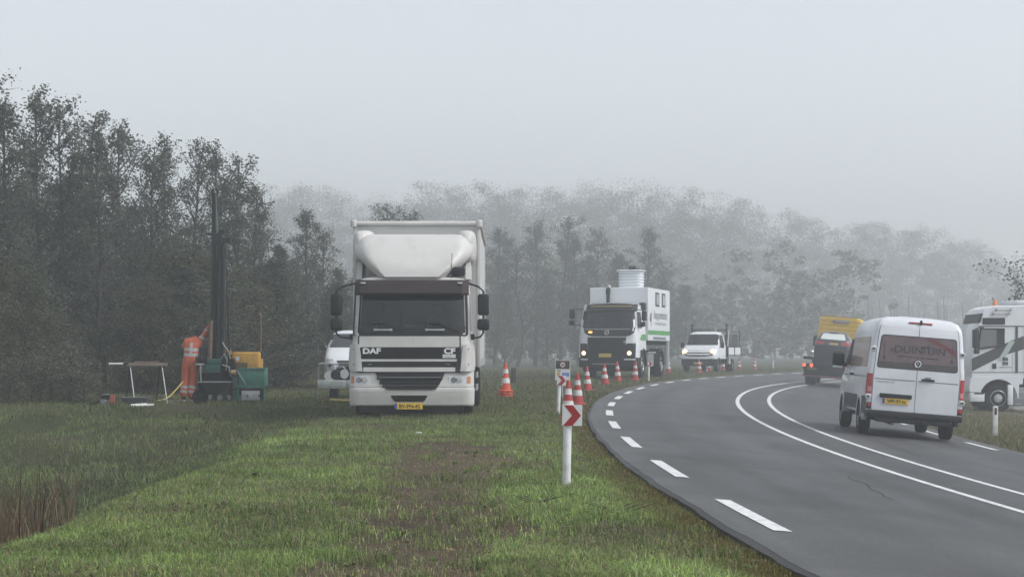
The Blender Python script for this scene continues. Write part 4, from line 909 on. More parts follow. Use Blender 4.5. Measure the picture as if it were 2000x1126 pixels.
# ------------------------------------------------------------------ tractor unit seen from the side at right
def tractor():
    Y0 = 70.; X0 = at(1896, Y0)
    T = root('tractor_unit', (X0, Y0, -.915), 0, 0, 'white tractor unit with dark diagonal stripe parked at the right', 'truck')
    def zx(v): return (v-105)/3.75/52.9
    def zz(v): return (804-(570+v/3.75))/52.9
    S = lambda u, z, o: (u, -o+.012*0, z)
    # cab: side profile extruded across the width
    prof = [(.03, 1.25), (.0, 1.5), (.02, 2.0), (.05, 2.3), (.20, 3.05), (.30, 3.3), (.38, 3.62), (.52, 3.82), (.8, 3.93), (2.25, 3.97), (2.28, 1.25)]
    prof = [(x*1.0, z) for x, z in prof]
    cab = MB(); n = len(prof); rows = []
    for y, ins in ((0, .05), (.06, .0), (2.4, .0), (2.46, .05)):
        cx_, cz_ = 1.15, 2.5; rows.append([(x+(cx_-x)*ins*.6, y, z+(cz_-z)*ins*.6) for x, z in prof+[prof[0]]])
    cab.grid(rows, skip=None); cab.add(rows[-1][:-1], [tuple(range(n))])
    # near face ring with window hole is made of quads around the glass
    wx0, wx1, wz0, wz1 = zx(155), zx(350), zz(412), zz(268)
    near = rows[0][:-1]
    bm = bmesh.new()
    hole = [(wx0+.02, wz0), (wx1, wz0+.12), (wx1, wz1), (wx0+.12, wz1)]
    vo = [bm.verts.new(p) for p in near]; vh = [bm.verts.new((a, 0, b)) for a, b in hole]
    eo = [bm.edges.new((vo[i], vo[(i+1) % n])) for i in range(n)]; eh = [bm.edges.new((vh[i], vh[(i+1) % 4])) for i in range(4)]
    bmesh.ops.triangle_fill(bm, use_beauty=True, use_dissolve=False, edges=eo+eh)
    bm.verts.index_update(); cab.add([v.co[:] for v in bm.verts], [[v.index for v in f.verts] for f in bm.faces]); bm.free()
    c = cab.build('cab', WHITE2, T, 30)
    MB().box(wx0-.02, wx1+.4, .3, .34, 1.4, 3.0).box(.5, 1.1, .5, .9, 1.6, 2.35, b=.08).build('cab_interior', mat('tractor_interior', (.22, .25, .24), .8), T)
    MB().tube([(.62+.2*math.cos(t), .26, 2.12+.08*math.sin(t)) for t in np.linspace(0, 2*math.pi, 17)], .015, 6).build('steering_wheel', BLACK, T)
    MB().add([(a, -.004, b) for a, b in hole], [(0, 1, 2, 3)]).build('side_window', GLASSG, T, 0)
    fr = MB()
    hp = [(a, b) for a, b in hole]; op = [(wx0-.06, wz0-.05), (wx0+.25, wz0-.03), (wx1+.02, wz0+.10), (wx1+.02, wz1+.04), (wx0+.08, wz1+.04)]
    fr.tube([(a, -.015, b) for a, b in hp+[hp[0]]], .045, 6); fr.box(zx(295), zx(352), -.02, .0, wz0+.11, wz1); fr.build('window_frame', BLACK, T)
    MB().patch(S, *rr(zx(190), zx(356), zz(236), zz(187), .03), .012, 0, 4).build('bunk_window', BLACK, T)
    DS = mat('stripe_dark', (.045, .05, .05), .5); GS = mat('stripe_green_tint', (.42, .50, .46), .4)
    MB().add([S(zx(112), zz(578), .012), S(zx(345), zz(462), .012), S(zx(495), zz(415), .012), S(zx(495), zz(318), .012), S(zx(400), zz(355), .012), S(zx(112), zz(485), .012)], [(0, 1, 4, 5), (1, 2, 3, 4)]).build('diagonal_stripe', DS, T, 0)
    MB().add([S(zx(300), zz(500), .016), S(zx(345), zz(500), .016), S(zx(430), zz(355), .016), S(zx(385), zz(360), .016)], [(0, 1, 2, 3)]).build('stripe_highlight', GS, T, 0)
    for a, b in ((zx(432), zx(450)),): MB().box(a, b, -.02, .0, zz(590), zz(245)).build('cab_pillar', DS, T)
    MB().box(zx(165), zx(500), -.022, -.002, zz(250), zz(244)).build('roof_trim', DS, T)
    MB().box(zx(500), zx(520), -.03, .1, zz(600), zz(240)).build('rear_fairing_edge', BLACK, T)
    lg = MB()
    for i in range(2):
        for j in range(2): lg.box(zx(338+i*22), zx(356+i*22), -.016, .0, zz(500-j*0+32*j), zz(476+32*j))
    lg.build('window_logo', DS, T)
    MB().box(zx(312), zx(402), -.014, 0, zz(549), zz(545)).build('logo_line', GREY, T)
    MB().box(zx(262), zx(292), -.03, .0, zz(558), zz(520), b=.01).build('door_handle', BLACK, T)
    MB().patch(S, [zz(588), zz(583)], [zx(112)]*2, [zx(500)]*2, .006, 0, 2).build('door_seam', SEAM, T, 0)
    for a in (408,): MB().patch(S, [zz(590), zz(450)], [zx(a)]*2, [zx(a)+.012]*2, .006, 0, 1).build('door_seam', SEAM, T, 0)
    # lower bodywork with arch
    ax, ar = zx(308), .70
    arch = [(ax+ar*math.cos(t), .52+ar*math.sin(t)) for t in np.linspace(math.pi*.97, math.pi*.08, 12)]
    lo = [(-.02, .62), (-.06, 1.0), (0, 1.28), (zx(490), 1.28), (zx(485), zz(672)), (zx(370), zz(672))] 
    poly = [(-.03, zz(730)), (-.06, .95), (.0, 1.28), (zx(488), 1.28), (zx(485), zz(672)), (ax+ar+.06, zz(672)), (ax+ar+.04, .52)]+[(ax+ar*math.cos(t), .52+ar*math.sin(t)) for t in np.linspace(.0, math.pi, 14)]+[(ax-ar-.02, zz(730))]
    lb = bmesh.new(); vv_ = [lb.verts.new((a, -.03, b)) for a, b in poly]; f_ = lb.faces.new(vv_)
    r_ = bmesh.ops.extrude_face_region(lb, geom=[f_]); 
    for g_ in r_['geom']:
        if isinstance(g_, bmesh.types.BMVert): g_.co.y = 2.48
    bmesh.ops.triangulate(lb, faces=lb.faces); lb.verts.index_update()
    MB().add([v.co[:] for v in lb.verts], [[v.index for v in f.verts] for f in lb.faces]).build('lower_body', WHITE2, T, 30); lb.free()
    MB().box(-.02, zx(205), -.035, .3, zz(800), zz(735), b=.02).build('entry_step', WHITE2, T)
    MB().box(zx(130), zx(200), -.045, -.02, zz(745), zz(733)).build('step_tread', SEAM, T)
    MB().box(zx(375), zx(415), -.03, .2, zz(825), zz(675), b=.02).build('mudguard_rear', WHITE2, T)
    # front wheel: axis along y
    for xw, nm in ((ax, 1), (ax+3.7, 0)):
        for yw in (.17, 2.25):
            m = MB(); r = .51; h = .16
            t_ = m.lathe([(r*.55, -h*.8), (r*.8, -h), (r*.95, -h*.92), (r, -h*.7), (r, h*.7), (r*.95, h*.92), (r*.8, h), (r*.55, h*.8)], (xw, yw, r), 'y', 32).build('wheel', RUBBER, T)
            m = MB().lathe([(.30, -h*.86), (.28, -h*.95), (.26, -h*.6), (.17, -h*.5), (.15, -h*.9), (.07, -h*1.0)], (xw, yw, r), 'y', 28, caps='end')
            for k in range(10):
                a = 2*math.pi*k/10; m.lathe([(.018, -h*.75), (.018, -h*.45)], (xw+.215*math.cos(a), yw, r+.215*math.sin(a)), 'y', 6)
            m.build('rim', GALV, t_)
    MB().box(.3, 5.4, .7, 1.75, .7, 1.0).box(.4, 2.2, .3, 2.2, .95, 1.24).build('chassis', DARK, T)
    tk = MB().box(zx(418), zx(418)+1.3, .0, .7, zz(832), zz(695), b=.06, seg=3).build('fuel_tank', GREY, T)
    for k in range(3): MB().box(zx(430), zx(490), -.02, .0, zz(822-k*45), zz(816-k*45)).build('tank_step', GALV, tk)
    MB().box(2.35, 2.9, .1, 2.4, 1.1, 3.4).build('rear_stack', DARK, T)
    # mirrors, visor, lamps, beacon
    mr = MB().box(zx(108), zx(152), -.35, -.1, zz(408), zz(270), b=.05, seg=3).build('mirror', BLACK, T)
    MB().box(zx(120), zx(155), -.35, -.08, zz(450), zz(415), b=.04).build('lower_mirror', BLACK, T)
    MB().tube([(zx(130), -.2, zz(270)), (zx(165), -.1, zz(258)), (zx(200), .0, zz(255))], .03, 6).tube([(zx(125), -.2, zz(405)), (zx(130), -.2, zz(418))], .03, 6).build('mirror_arm', BLACK, mr)
    MB().add([(zx(160), -.0, zz(222)), (zx(178), -.0, zz(222)), (zx(195), -.0, zz(155)), (zx(180), -.0, zz(155)), (zx(160), 2.4, zz(222)), (zx(178), 2.4, zz(222)), (zx(195), 2.4, zz(155)), (zx(180), 2.4, zz(155))], [(0, 1, 2, 3), (4, 7, 6, 5), (0, 4, 5, 1), (1, 5, 6, 2), (2, 6, 7, 3), (3, 7, 4, 0)]).build('sun_visor', BLACK, T)
    for q, a, b in ((125, 290, 392), (154, 268, 380)):
        MB().tube([(zx(a), -.06, zz(q)), (zx(b), -.06, zz(q))], .02, 6).lathe([(.03, -.04), (.055, 0), (.055, .03)], (zx(a), -.06, zz(q)), 'x', 10).lathe([(.03, -.03), (.045, 0), (.045, .06)], (zx(b), -.06, zz(q)), 'x', 10).build('air_horn', CHROME, T)
    MB().lathe([(.07, zz(95)), (.075, zz(90)), (.075, zz(60)), (.06, zz(54))], (zx(307), .5, 0), 'z', 14).build('beacon', mat('beacon_amber', (.7, .22, .04), .3, emit=(1, .35, .05), estr=.03), T)
    MB().box(zx(440), zx(540), .1, 2.3, zz(88), zz(55), b=.05).build('roof_spoiler', WHITE2, T)
    return T
tractor()
def far_lorry():
    Y0 = 104.; X0 = at(1885, Y0)
    T = root('lorry', (X0, Y0, -.93), .05, 0, 'white lorry in the fog between the van and the tractor unit', 'truck')
    def W(z): return itp(z, [.4, 2.8, 3.3, 3.55], [1.2, 1.18, 1.05, .7])
    F = lambda x, z: itp(z, [.4, 1.5, 3.0, 3.55], [0, .02, .3, .9])+.04*x*x+corner(x, W(z), .25)
    S = lambda u, z, o: (u, F(u, z)-o, z)
    shell(MB(), F, W, [.45, 1.0, 1.5, 2.4, 2.8, 3.1, 3.3, 3.45, 3.55], lambda x, z: 2.3, 14).build('cab', WHITE2, T)
    MB().patch(S, *rr(-1.0, 1.0, 1.65, 2.5, .05), .012, 0, 8).build('windscreen', mat('far_glass', (.30, .33, .35), .1), T)
    MB().patch(S, *rr(-.7, .7, .7, 1.4, .05), .012, 0, 8).build('grille', GREY, T)
    for x in (-.3, -.12): MB().lathe([(.02, -.04), (.07, 0)], S(x, 1.62-.2*(x > -.2), .03), 'y', 10).build('lamp', HEADLIT2, T)
    MB().box(-1.2, 1.2, 2.5, 9, 1.0, 3.4).build('cargo_box', CREAM, T)
    for sgn in (-1, 1): wheel(T, sgn*1., 1.3, .5, .3, GREY, sgn); wheel(T, sgn*1., 6.5, .5, .5, GREY, sgn)
    return T
far_lorry()
# ------------------------------------------------------------------ drill site
YR = 47.; SR = FP/YR
def drill_rig():
    X0 = at(425, YR); Z0 = gz(X0, YR)
    T = root('drill_rig', (X0, YR, Z0), 0, 0, 'dark green crawler drill rig with tall mast beside the worker', 'drill rig')
    GY0 = HOR+(CAMZ-Z0)*SR
    def px(p): return (p-425)/SR
    def pz(p): return (GY0-p)/SR
    def q2(zx, zy): return px(180+zx/2.447), pz(360+zy/2.447)
    # mast
    def mx(z): return itp(z, [.8, 3.95, 5.3], [px(424), px(428), px(421.5)])
    ma = MB(); rows = []
    for z, hw in ((.95, .17), (2.2, .165), (3.9, .155)):
        c = mx(z); rows.append([(c-hw, -.1, z), (c+hw, -.1, z), (c+hw, .16, z), (c-hw, .16, z), (c-hw, -.1, z)])
    ma.grid(rows); ma.add(rows[-1][:4], [(0, 1, 2, 3)]); mast = ma.build('mast', STEELD, T, 20)
    for dx in (-.15, -.05, .13):
        MB().tube([(mx(.95)+dx, -.12, .95), (mx(3.9)+dx*.92, -.12, 3.9)], .022, 6).build('mast_rail', STEELD if dx > 0 else BLACK, mast)
    MB().tube([(mx(1.)+.03, -.13, 1.0), (mx(3.5)+.03, -.13, 3.5)], .045, 8).build('feed_cylinder', STEELD, mast)
    top = MB(); rows = []
    for z, hw in ((3.7, .085), (4.2, .08), (5.18, .062)):
        c = px(421)+(z-3.7)*-.008; rows.append([(c-hw, -.06, z), (c+hw, -.06, z), (c+hw, .08, z), (c-hw, .08, z), (c-hw, -.06, z)])
    top.grid(rows); top.add(rows[-1][:4], [(0, 1, 2, 3)]); tp = top.build('upper_mast', STEELD, T, 20)
    MB().tube([(px(425), -.10, 4.16), (px(424), -.09, 4.6), (px(422.5), -.08, 5.15)], [.035, .026, .014], 6).build('mast_ram', mat('ram_pale_green', (.07, .11, .10), .35, .3), tp)
    for dx in (-.06, .05): MB().tube([(px(420.5)+dx, 0, 5.1), (px(420.5)+dx, 0, 5.27)], .03, 8).build('sheave_cheek', BLACK, tp)
    MB().lathe([(.05, -.03), (.06, 0), (.05, .03)], (px(420.5), 0, 5.16), 'x', 12).build('sheave', GREY, tp)
    h = MB().box(px(403), px(418), -.04, .04, pz(458.5), pz(455.5)).box(px(416), px(436), -.14, .14, pz(480), pz(456), b=.02).box(px(434), px(450), -.1, .1, pz(475), pz(465), b=.015).box(px(449), px(451), -.12, .12, pz(476), pz(463)).build('crown_bracket', STEELD, T)
    for k in range(4): MB().tube([(px(428+2.4*k), -.15, pz(456)), (px(430+2.4*k), -.15, pz(450-k % 2*3)), (px(432+2.4*k), -.13, pz(457))], .012, 5).build('hydraulic_hose', BLACK, h)
    MB().tube([(mx(3.9)+.16, -.05, 3.85), (mx(3.)+.22, -.05, 3.0), (mx(2)+.20, -.05, 2.0), (mx(1.2)+.24, -.05, 1.2)], .01, 5).build('cable', BLACK, T)
    # rotary table, green box
    MB().box(px(406), px(433), -.38, .05, pz(727), pz(712), b=.012).box(px(409), px(434), -.36, .05, pz(711), pz(700), b=.012).build('clamp_table', GREEN, T)
    MB().box(px(388), px(404), -.3, .1, pz(711), pz(697), b=.01).box(px(392), px(405), -.2, .2, pz(696), pz(676), b=.01).build('control_panel', BLACK, T)
    for k in range(5): MB().tube([(px(387+3.4*k), -.32, pz(704)), (px(388+3.4*k), -.34, pz(694-k % 2*3))], .012, 5).build('control_lever', CHROME if k % 2 else BLACK, T)
    MB().box(px(386), px(402), -.32, -.05, pz(712), pz(709)).tube([(px(396.5), -.3, pz(750)), (px(395.5), -.3, pz(711))], .02, 6).build('control_stand', GALV, T)
    # dark machinery base
    b = MB().box(px(388), px(470), .0, 1.0, pz(772), pz(727), b=.03).box(px(432), px(456), -.2, .5, pz(728), pz(700), b=.03).box(px(400), px(440), -.15, .6, pz(755), pz(727), b=.03); b.build('machinery', DARK, T)
    MB().box(px(384), px(460), -.05, .12, pz(786), pz(764), b=.06).build('crawler_track', RUBBER, T)
    for k in range(4): MB().lathe([(.06, -.09), (.07, -.06)], (px(394+k*18), 0, pz(775)), 'y', 12).build('track_roller', GREY, T)
    for pts in ([(434, 700), (440, 690), (446, 702), (444, 722)], [(436, 712), (450, 716), (452, 732), (456, 736)], [(418, 730), (424, 736), (432, 733)], [(452, 700), (449, 686), (441, 676), (437, 668)], [(446, 706), (455, 710), (452, 726)]):
        MB().tube([(px(a), -.2, pz(c)) for a, c in pts], .017, 6).build('hydraulic_hose', BLACK if len(pts) % 2 else GREY, T)
    MB().tube([(px(447), .1, pz(702)), (px(445), .1, pz(640)), (px(445), .1, pz(585)), (px(443), .1, pz(577)), (px(440), .1, pz(578))], .028, 8).build('hose_riser', BLACK, T)
    # engine
    e = MB().box(px(449), px(503), .3, 1.1, pz(722), pz(687), b=.04, seg=3).build('engine_cover', YELLOW, T)
    MB().box(px(452), px(480), .285, .3, pz(719), pz(708)).build('engine_vent', mat('vent_brown', (.10, .065, .025), .7), e)
    MB().box(px(457), px(464), .29, .3, pz(704), pz(696)).build('engine_sticker', SIGNW, e)
    MB().lathe([(.06, -.05), (.075, 0), (.06, .1)], (px(441), .2, pz(688)), 'x', 12).build('filter_can', YELLOW, T)
    MB().tube([(px(502), .7, pz(700)), (px(502), .7, pz(618))], .022, 8).tube([(px(502), .7, pz(619)), (px(500), .7, pz(612)), (px(497.5), .7, pz(611))], .03, 6).build('exhaust_stack', RUST, T)
    MB().lathe([(.05, pz(700)), (.05, pz(686))], (px(503), .7, 0), 'z', 10).build('exhaust_base', BLACK, T)
    # side tank
    s = MB().box(px(469), px(519), -.25, .4, pz(753), pz(719), b=.008).build('side_tank', GREEN2, T)
    MB().box(px(468), px(520), -.27, .42, pz(721), pz(718)).build('tank_rim', GREEN2, s)
    MB().box(px(467), px(520), -.262, -.25, pz(756), pz(752)).build('tank_lip', GREEN2, s)
    for a in (467, 517.5): MB().box(px(a), px(a+2.2), -.26, -.2, pz(785), pz(753)).build('tank_leg', GREEN2, s)
    MB().box(px(457), px(467), -.2, .3, pz(786), pz(722), b=.01).build('support_column', GREEN, T)
    tr = MB().box(px(472), px(516), -.2, .3, pz(783), pz(759), b=.07, seg=3).build('crawler_track', RUBBER, T)
    MB().box(px(474), px(510), -.215, -.195, pz(781), pz(762), b=.01).build('track_plate', GALV, tr)
    for a in (486, 509): MB().lathe([(.02, -.24), (.03, -.2)], (px(a), 0, pz(772)), 'y', 10).build('plate_bolt', DARK, tr)
    MB().tube([(px(466), -.3, pz(722)), (px(484), -.32, pz(750))], .014, 6).build('tank_handle', GREY, T)
    MB().lathe([(.06, -.06), (.07, .06)], (px(459), -.25, pz(727)), 'x', 12).build('coupling', mat('brass_dull', (.35, .25, .12), .5), T)
    MB().box(px(462), px(476), -.4, -.2, pz(789), pz(786)).build('ground_pad', GALV, T)
    # casing pipe being held by the worker
    P = MB().lathe([(.05, 0), (.05, pz(626)-pz(703)), (.042, pz(626)-pz(703)), (.042, 0)], (0, 0, 0), 'z', 14).build('casing_pipe', RUST, None)
    P.location = (X0+px(412.5), YR-.2, Z0+pz(703)); P.rotation_euler = (0, .03, 0)
    tag(P, 'rusty brown casing pipe upright at the foot of the mast, held by the worker', 'pipe')
    return T
drill_rig()

def wheelbarrow():
    Y0 = 44.6; X0 = at(424, Y0); Z0 = gz(X0, Y0); s = FP/Y0
    T = root('wheelbarrow', (X0, Y0, Z0), 0, 0, 'black metal wheelbarrow standing in front of the drill rig', 'wheelbarrow')
    rows = []
    for z, x0, x1, d in ((.32, -.22, .20, .16), (.50, -.36, .30, .25), (.54, -.40, .32, .27)):
        rows.append([(x0, -d, z), (x1, -d*.8, z), (x1, d*.8, z), (x0, d, z), (x0, -d, z)])
    t = MB().grid(rows).grid([[(x*.97, y*.97, z+.004) for x, y, z in r] for r in rows]); t.add(rows[0][:4], [(0, 1, 2, 3)]); t.add([(x*.97, y*.97, z+.004) for x, y, z in rows[0][:4]], [(0, 1, 2, 3)])
    tray = t.build('tray', mat('barrow_grey', (.045, .045, .05), .45, .3, var=.3), T, 20)
    MB().tube([(x, y, z+.006) for x, y, z in rows[-1]], .014, 6).build('tray_rim', GREY, tray)
    for y in (-.2, .2):
        MB().tube([(-.5, y*.3, .18), (-.2, y*.9, .30), (.25, y, .34), (.52, y*1.2, .42)], .016, 6).build('handle', BLACK, T)
        MB().tube([(.12, y, .33), (.26, y*1.1, .02)], .016, 6).build('leg', BLACK, T)
        MB().tube([(-.05, y, .32), (-.12, y*.6, .02)], .016, 6).build('leg', BLACK, T)
    wheel_ = MB().lathe([(.10, -.04), (.17, -.05), (.19, 0), (.17, .05), (.10, .04)], (-.40, 0, .19), 'y', 18).build('wheel', RUBBER, T)
wheelbarrow()

def trestle():
    Y0 = 45.4; X0 = at(272, Y0); Z0 = gz(X0, Y0); s = FP/Y0; g = HOR+(CAMZ-Z0)*s
    def px(p): return (p-272)/s
    def pz(p): return (g-p)/s
    T = root('pipe_trestle', (X0, Y0, Z0), 0, 0, 'weathered trestle stand with splayed legs left of the worker', 'trestle')
    MB().box(px(247), px(327), -.05, .05, pz(715), pz(708.5), b=.008).build('beam', WOOD, T)
    for a, b in ((254, 268), (254, 241), (316, 331), (313, 300)):
        f = -.28 if b > a else .3
        MB().tube([(px(a), 0, pz(713)), (px(b), f, 0)], .016, 6).build('leg', GREY if b > a else BLACK, T)
    for (a, b, y, m, r, z, nm, lab) in ((213, 243, -.02, PVC, .026, 710, 'white_pipe', 'white pipe end sticking out left of the trestle beam'), (262, 310, .02, RUST, .022, 707, 'steel_rod', 'dull brown rod lying along the top of the trestle beam')):
        p = MB().lathe([(r, 0), (r, px(b)-px(a)), (r*.8, px(b)-px(a)), (r*.8, 0)], (0, 0, 0), 'x', 14).build(nm, m, None); p.location = (X0+px(a), Y0+y, Z0+pz(z)); tag(p, lab, 'pipe')
    p = MB().lathe([(.034, 0), (.034, .13), (.026, .13), (.026, 0)], (0, 0, 0), 'x', 12).build('pipe_sleeve', BLACK, None); p.location = (X0+px(241.5), Y0-.02, Z0+pz(710)); tag(p, 'short dark sleeve around the white pipe on the trestle', 'pipe sleeve')
    # tub under it
    X1 = at(262, 45.0); t = root('plastic_tub', (X1, 45.0, gz(X1, 45.)), 0, 0, 'low dark tub on the ground under the trestle', 'tub')
    rows = [[(-.27-e, -.18-e, z), (.33+e, -.18-e, z), (.33+e, .18+e, z), (-.27-e, .18+e, z), (-.27-e, -.18-e, z)] for z, e in ((0, -.02), (.17, 0))]
    m = MB().grid(rows).grid([[(x*.95, y*.93, z+.01) for x, y, z in r] for r in rows]); m.add(rows[0][:4], [(0, 1, 2, 3)]); m.build('shell', mat('tub_dark', (.05, .055, .065), .5), t, 0)
    MB().tube([(x, y, z) for x, y, z in rows[1]], .012, 6).build('rim', GREY, t)
    for k, (a, b, dz) in enumerate(((256, 282, .0), (262, 301, .0))):
        xa, xb = at(a, 44.0), at(b, 44.0); ya = 43.9-k*.25
        p = MB().tube([(0, 0, 0), (xb-xa, .35-k*.1, .015)], .036, 12).build('loose_pipe', PVC, None); p.location = (xa, ya, gz((xa+xb)/2, ya)+.05)
        tag(p, ['shorter white plastic pipe on the grass, behind the other one', 'longer white plastic pipe on the grass nearest the ditch'][k], 'pipe')
trestle()
def motor_pump():
    Y0 = 44.5; X0 = at(208, Y0); Z0 = gz(X0, Y0)
    T = root('motor_pump', (X0, Y0, Z0), 0, 0, 'small red engine pump in a black frame on the bank', 'pump')
    for y in (-.16, .16): MB().tube([(-.18, y, 0), (-.18, y, .27), (.2, y, .30), (.2, y, 0), (-.18, y, 0)], .013, 6).build('frame', BLACK, T)
    for x, z in ((-.18, .27), (.2, .30)): MB().tube([(x, -.16, z), (x, .16, z)], .013, 6).build('frame_bar', BLACK, T)
    MB().box(-.10, .08, -.1, .1, .14, .25, b=.02).build('engine', BLACK, T)
    MB().lathe([(.06, -.1), (.085, -.08), (.085, .05), (.05, .08)], (-.06, 0, .09), 'y', 14).build('pump_housing', GREY, T)
    MB().box(.09, .18, -.12, .12, .03, .25, b=.03).build('fuel_tank', mat('faded_red', (.32, .08, .07), .5), T)
    MB().box(-.1, .06, -.04, .04, .25, .28, b=.01).build('air_filter', GALV, T)
    xs = [X0-.1, X0-.4, X0-.75, X0-1.1]
    h = MB().tube([(xs[0], Y0-.05, Z0+.12)]+[(x, Y0-.1*i, gz(x, Y0-.1*i)+.04) for i, x in enumerate(xs) if i], .03, 8).build('suction_hose', RUBBER, None); tag(h, 'black suction hose trailing left from the small pump', 'hose')
motor_pump()
def duckboards():
    for k, (a, b, Y0, lab) in enumerate(((303, 362, 46.2, 'plank on the ground under the worker boots'), (345, 395, 46.6, 'plank on the ground between the worker and the drill rig'))):
        xa, xb = at(a, Y0), at(b, Y0); z = gz((xa+xb)/2, Y0)
        p = MB().box(xa, xb, Y0-.16, Y0+.16, z+.02, z+.06, b=.006).build('plank', WOOD, None); tag(p, lab, 'plank')
    pts = [(at(357, 46.7), 46.7, gz(-8, 46.7)+.50), (at(345, 46.5), 46.5, gz(-8, 46.5)+.33), (at(332, 46.3), 46.3, gz(-8.4, 46.3)+.16), (at(318, 46.0), 46.0, gz(-8.6, 46)+.09), (at(303, 46.0), 46.0, gz(-8.8, 46.)+.07)]
    h = MB().tube(pts, .016, 8).build('yellow_hose', HOSEY, None); tag(h, 'thin yellow hose running down to the left behind the worker', 'hose')
duckboards()

def worker():
    Y0 = 46.9; X0 = at(369, Y0); Z0 = gz(X0, Y0)+.05
    joints = {  # x right, y away from camera, z up
     'pel': ((-.01, 0, .93), (.20, .16)), 'sp': ((.01, .04, 1.12), (.20, .15)), 'ch': ((.04, .08, 1.36), (.205, .15)), 'nb': ((.06, .13, 1.49), (.09, .09)),
     'nk': ((.10, .20, 1.54), (.06, .06)), 'hd': ((.14, .24, 1.655), (.09, .095)), 'ht': ((.17, .29, 1.74), (.07, .075)),
     'ls': ((-.14, .10, 1.43), (.095, .095)), 'le': ((-.24, .24, 1.28), (.072, .072)), 'lw': ((-.10, .42, 1.22), (.047, .047)), 'lh': ((-.05, .49, 1.20), (.040, .028)),
     'rs': ((.20, .10, 1.47), (.092, .092)), 're': ((.31, .10, 1.66), (.074, .074)), 'rw': ((.43, .02, 1.88), (.047, .047)), 'rh': ((.46, -.03, 1.95), (.040, .028)),
     'lt': ((-.105, .0, .84), (.130, .130)), 'lk': ((-.12, .02, .47), (.105, .105)), 'la': ((-.14, -.02, .12), (.10, .10)), 'lf': ((-.135, .02, .055), (.055, .055)), 'lo': ((-.145, .16, .04), (.045, .035)),
     'rt': ((.085, .0, .84), (.132, .132)), 'rk': ((.075, .04, .47), (.108, .108)), 'ra': ((.05, .0, .12), (.10, .10)), 'rf': ((.05, .04, .055), (.055, .055)), 'ro': ((.06, .18, .04), (.045, .035)),
    }
    edges = [('pel', 'sp'), ('sp', 'ch'), ('ch', 'nb'), ('nb', 'nk'), ('nk', 'hd'), ('hd', 'ht'), ('ch', 'ls'), ('ls', 'le'), ('le', 'lw'), ('lw', 'lh'), ('ch', 'rs'), ('rs', 're'), ('re', 'rw'), ('rw', 'rh'),
             ('pel', 'lt'), ('lt', 'lk'), ('lk', 'la'), ('la', 'lf'), ('lf', 'lo'), ('pel', 'rt'), ('rt', 'rk'), ('rk', 'ra'), ('ra', 'rf'), ('rf', 'ro')]
    for side, w_, h_ in (('l', 'lw', 'lh'), ('r', 'rw', 'rh')):
        hp = Vector(joints[h_][0]); d = (hp-Vector(joints[w_][0])).normalized(); lat = d.cross(Vector((0, 0, 1))).normalized(); pal = lat.cross(d)
        grip = Vector((.05, -.02, -.03)) if side == 'r' else Vector((.02, .02, -.05))
        for k, (o, l) in enumerate(((-.030, .062), (-.010, .072), (.010, .068), (.030, .055))):
            a = hp+d*.045+lat*o; b = a+d*l*.5+grip*.35; c = b+grip*.8
            joints[f'{side}{k}a'] = (tuple(a), (.0095, .0095)); joints[f'{side}{k}b'] = (tuple(b), (.009, .009)); joints[f'{side}{k}c'] = (tuple(c), (.008, .008))
            edges += [(h_, f'{side}{k}a'), (f'{side}{k}a', f'{side}{k}b'), (f'{side}{k}b', f'{side}{k}c')]
        a = hp-lat*.045+d*.01; b = a+d*.04-lat*.008+grip*.3
        joints[side+'ta'] = (tuple(a), (.011, .011)); joints[side+'tb'] = (tuple(b), (.009, .009)); edges += [(h_, side+'ta'), (side+'ta', side+'tb')]
    names = list(joints); vs_ = [joints[k][0] for k in names]; es = [(names.index(a), names.index(b)) for a, b in edges]
    me = bpy.data.meshes.new('person_base'); me.from_pydata(vs_, es, [])
    o = bpy.data.objects.new('person_base', me); COL.objects.link(o)
    sk = o.modifiers.new('skin', 'SKIN'); sk.use_smooth_shade = True
    for i, k in enumerate(names):
        sv = me.skin_vertices[0].data[i]; sv.radius = joints[k][1]; sv.use_root = (k == 'pel')
    sb = o.modifiers.new('sub', 'SUBSURF'); sb.levels = 4; sb.render_levels = 4
    body = bpy.data.meshes.new_from_object(o.evaluated_get(bpy.context.evaluated_depsgraph_get()))
    bpy.data.objects.remove(o)
    ORANGE = mat('hi_vis_orange', (.50, .115, .05), .85, dirt=(.32, .085, .045), vscale=9, bump=.5, bscale=16)
    TAPE = mat('reflective_tape', (.38, .39, .40), .5, var=.25, vscale=20); SKIN = mat('skin', (.42, .25, .18), .6); GLOVE = mat('work_glove', (.05, .055, .065), .8); HAIR = mat('dark_hair', (.02, .018, .018), .8); BOOT = mat('boot_rubber', (.025, .024, .022), .7)
    J = {k: Vector(v[0]) for k, v in joints.items()}
    def near_seg(p, a, b):
        d = J[b]-J[a]; t = max(0, min(1, (p-J[a]).dot(d)/d.length_squared)); return (p-(J[a]+d*t)).length, t
    segs = edges
    idx = []
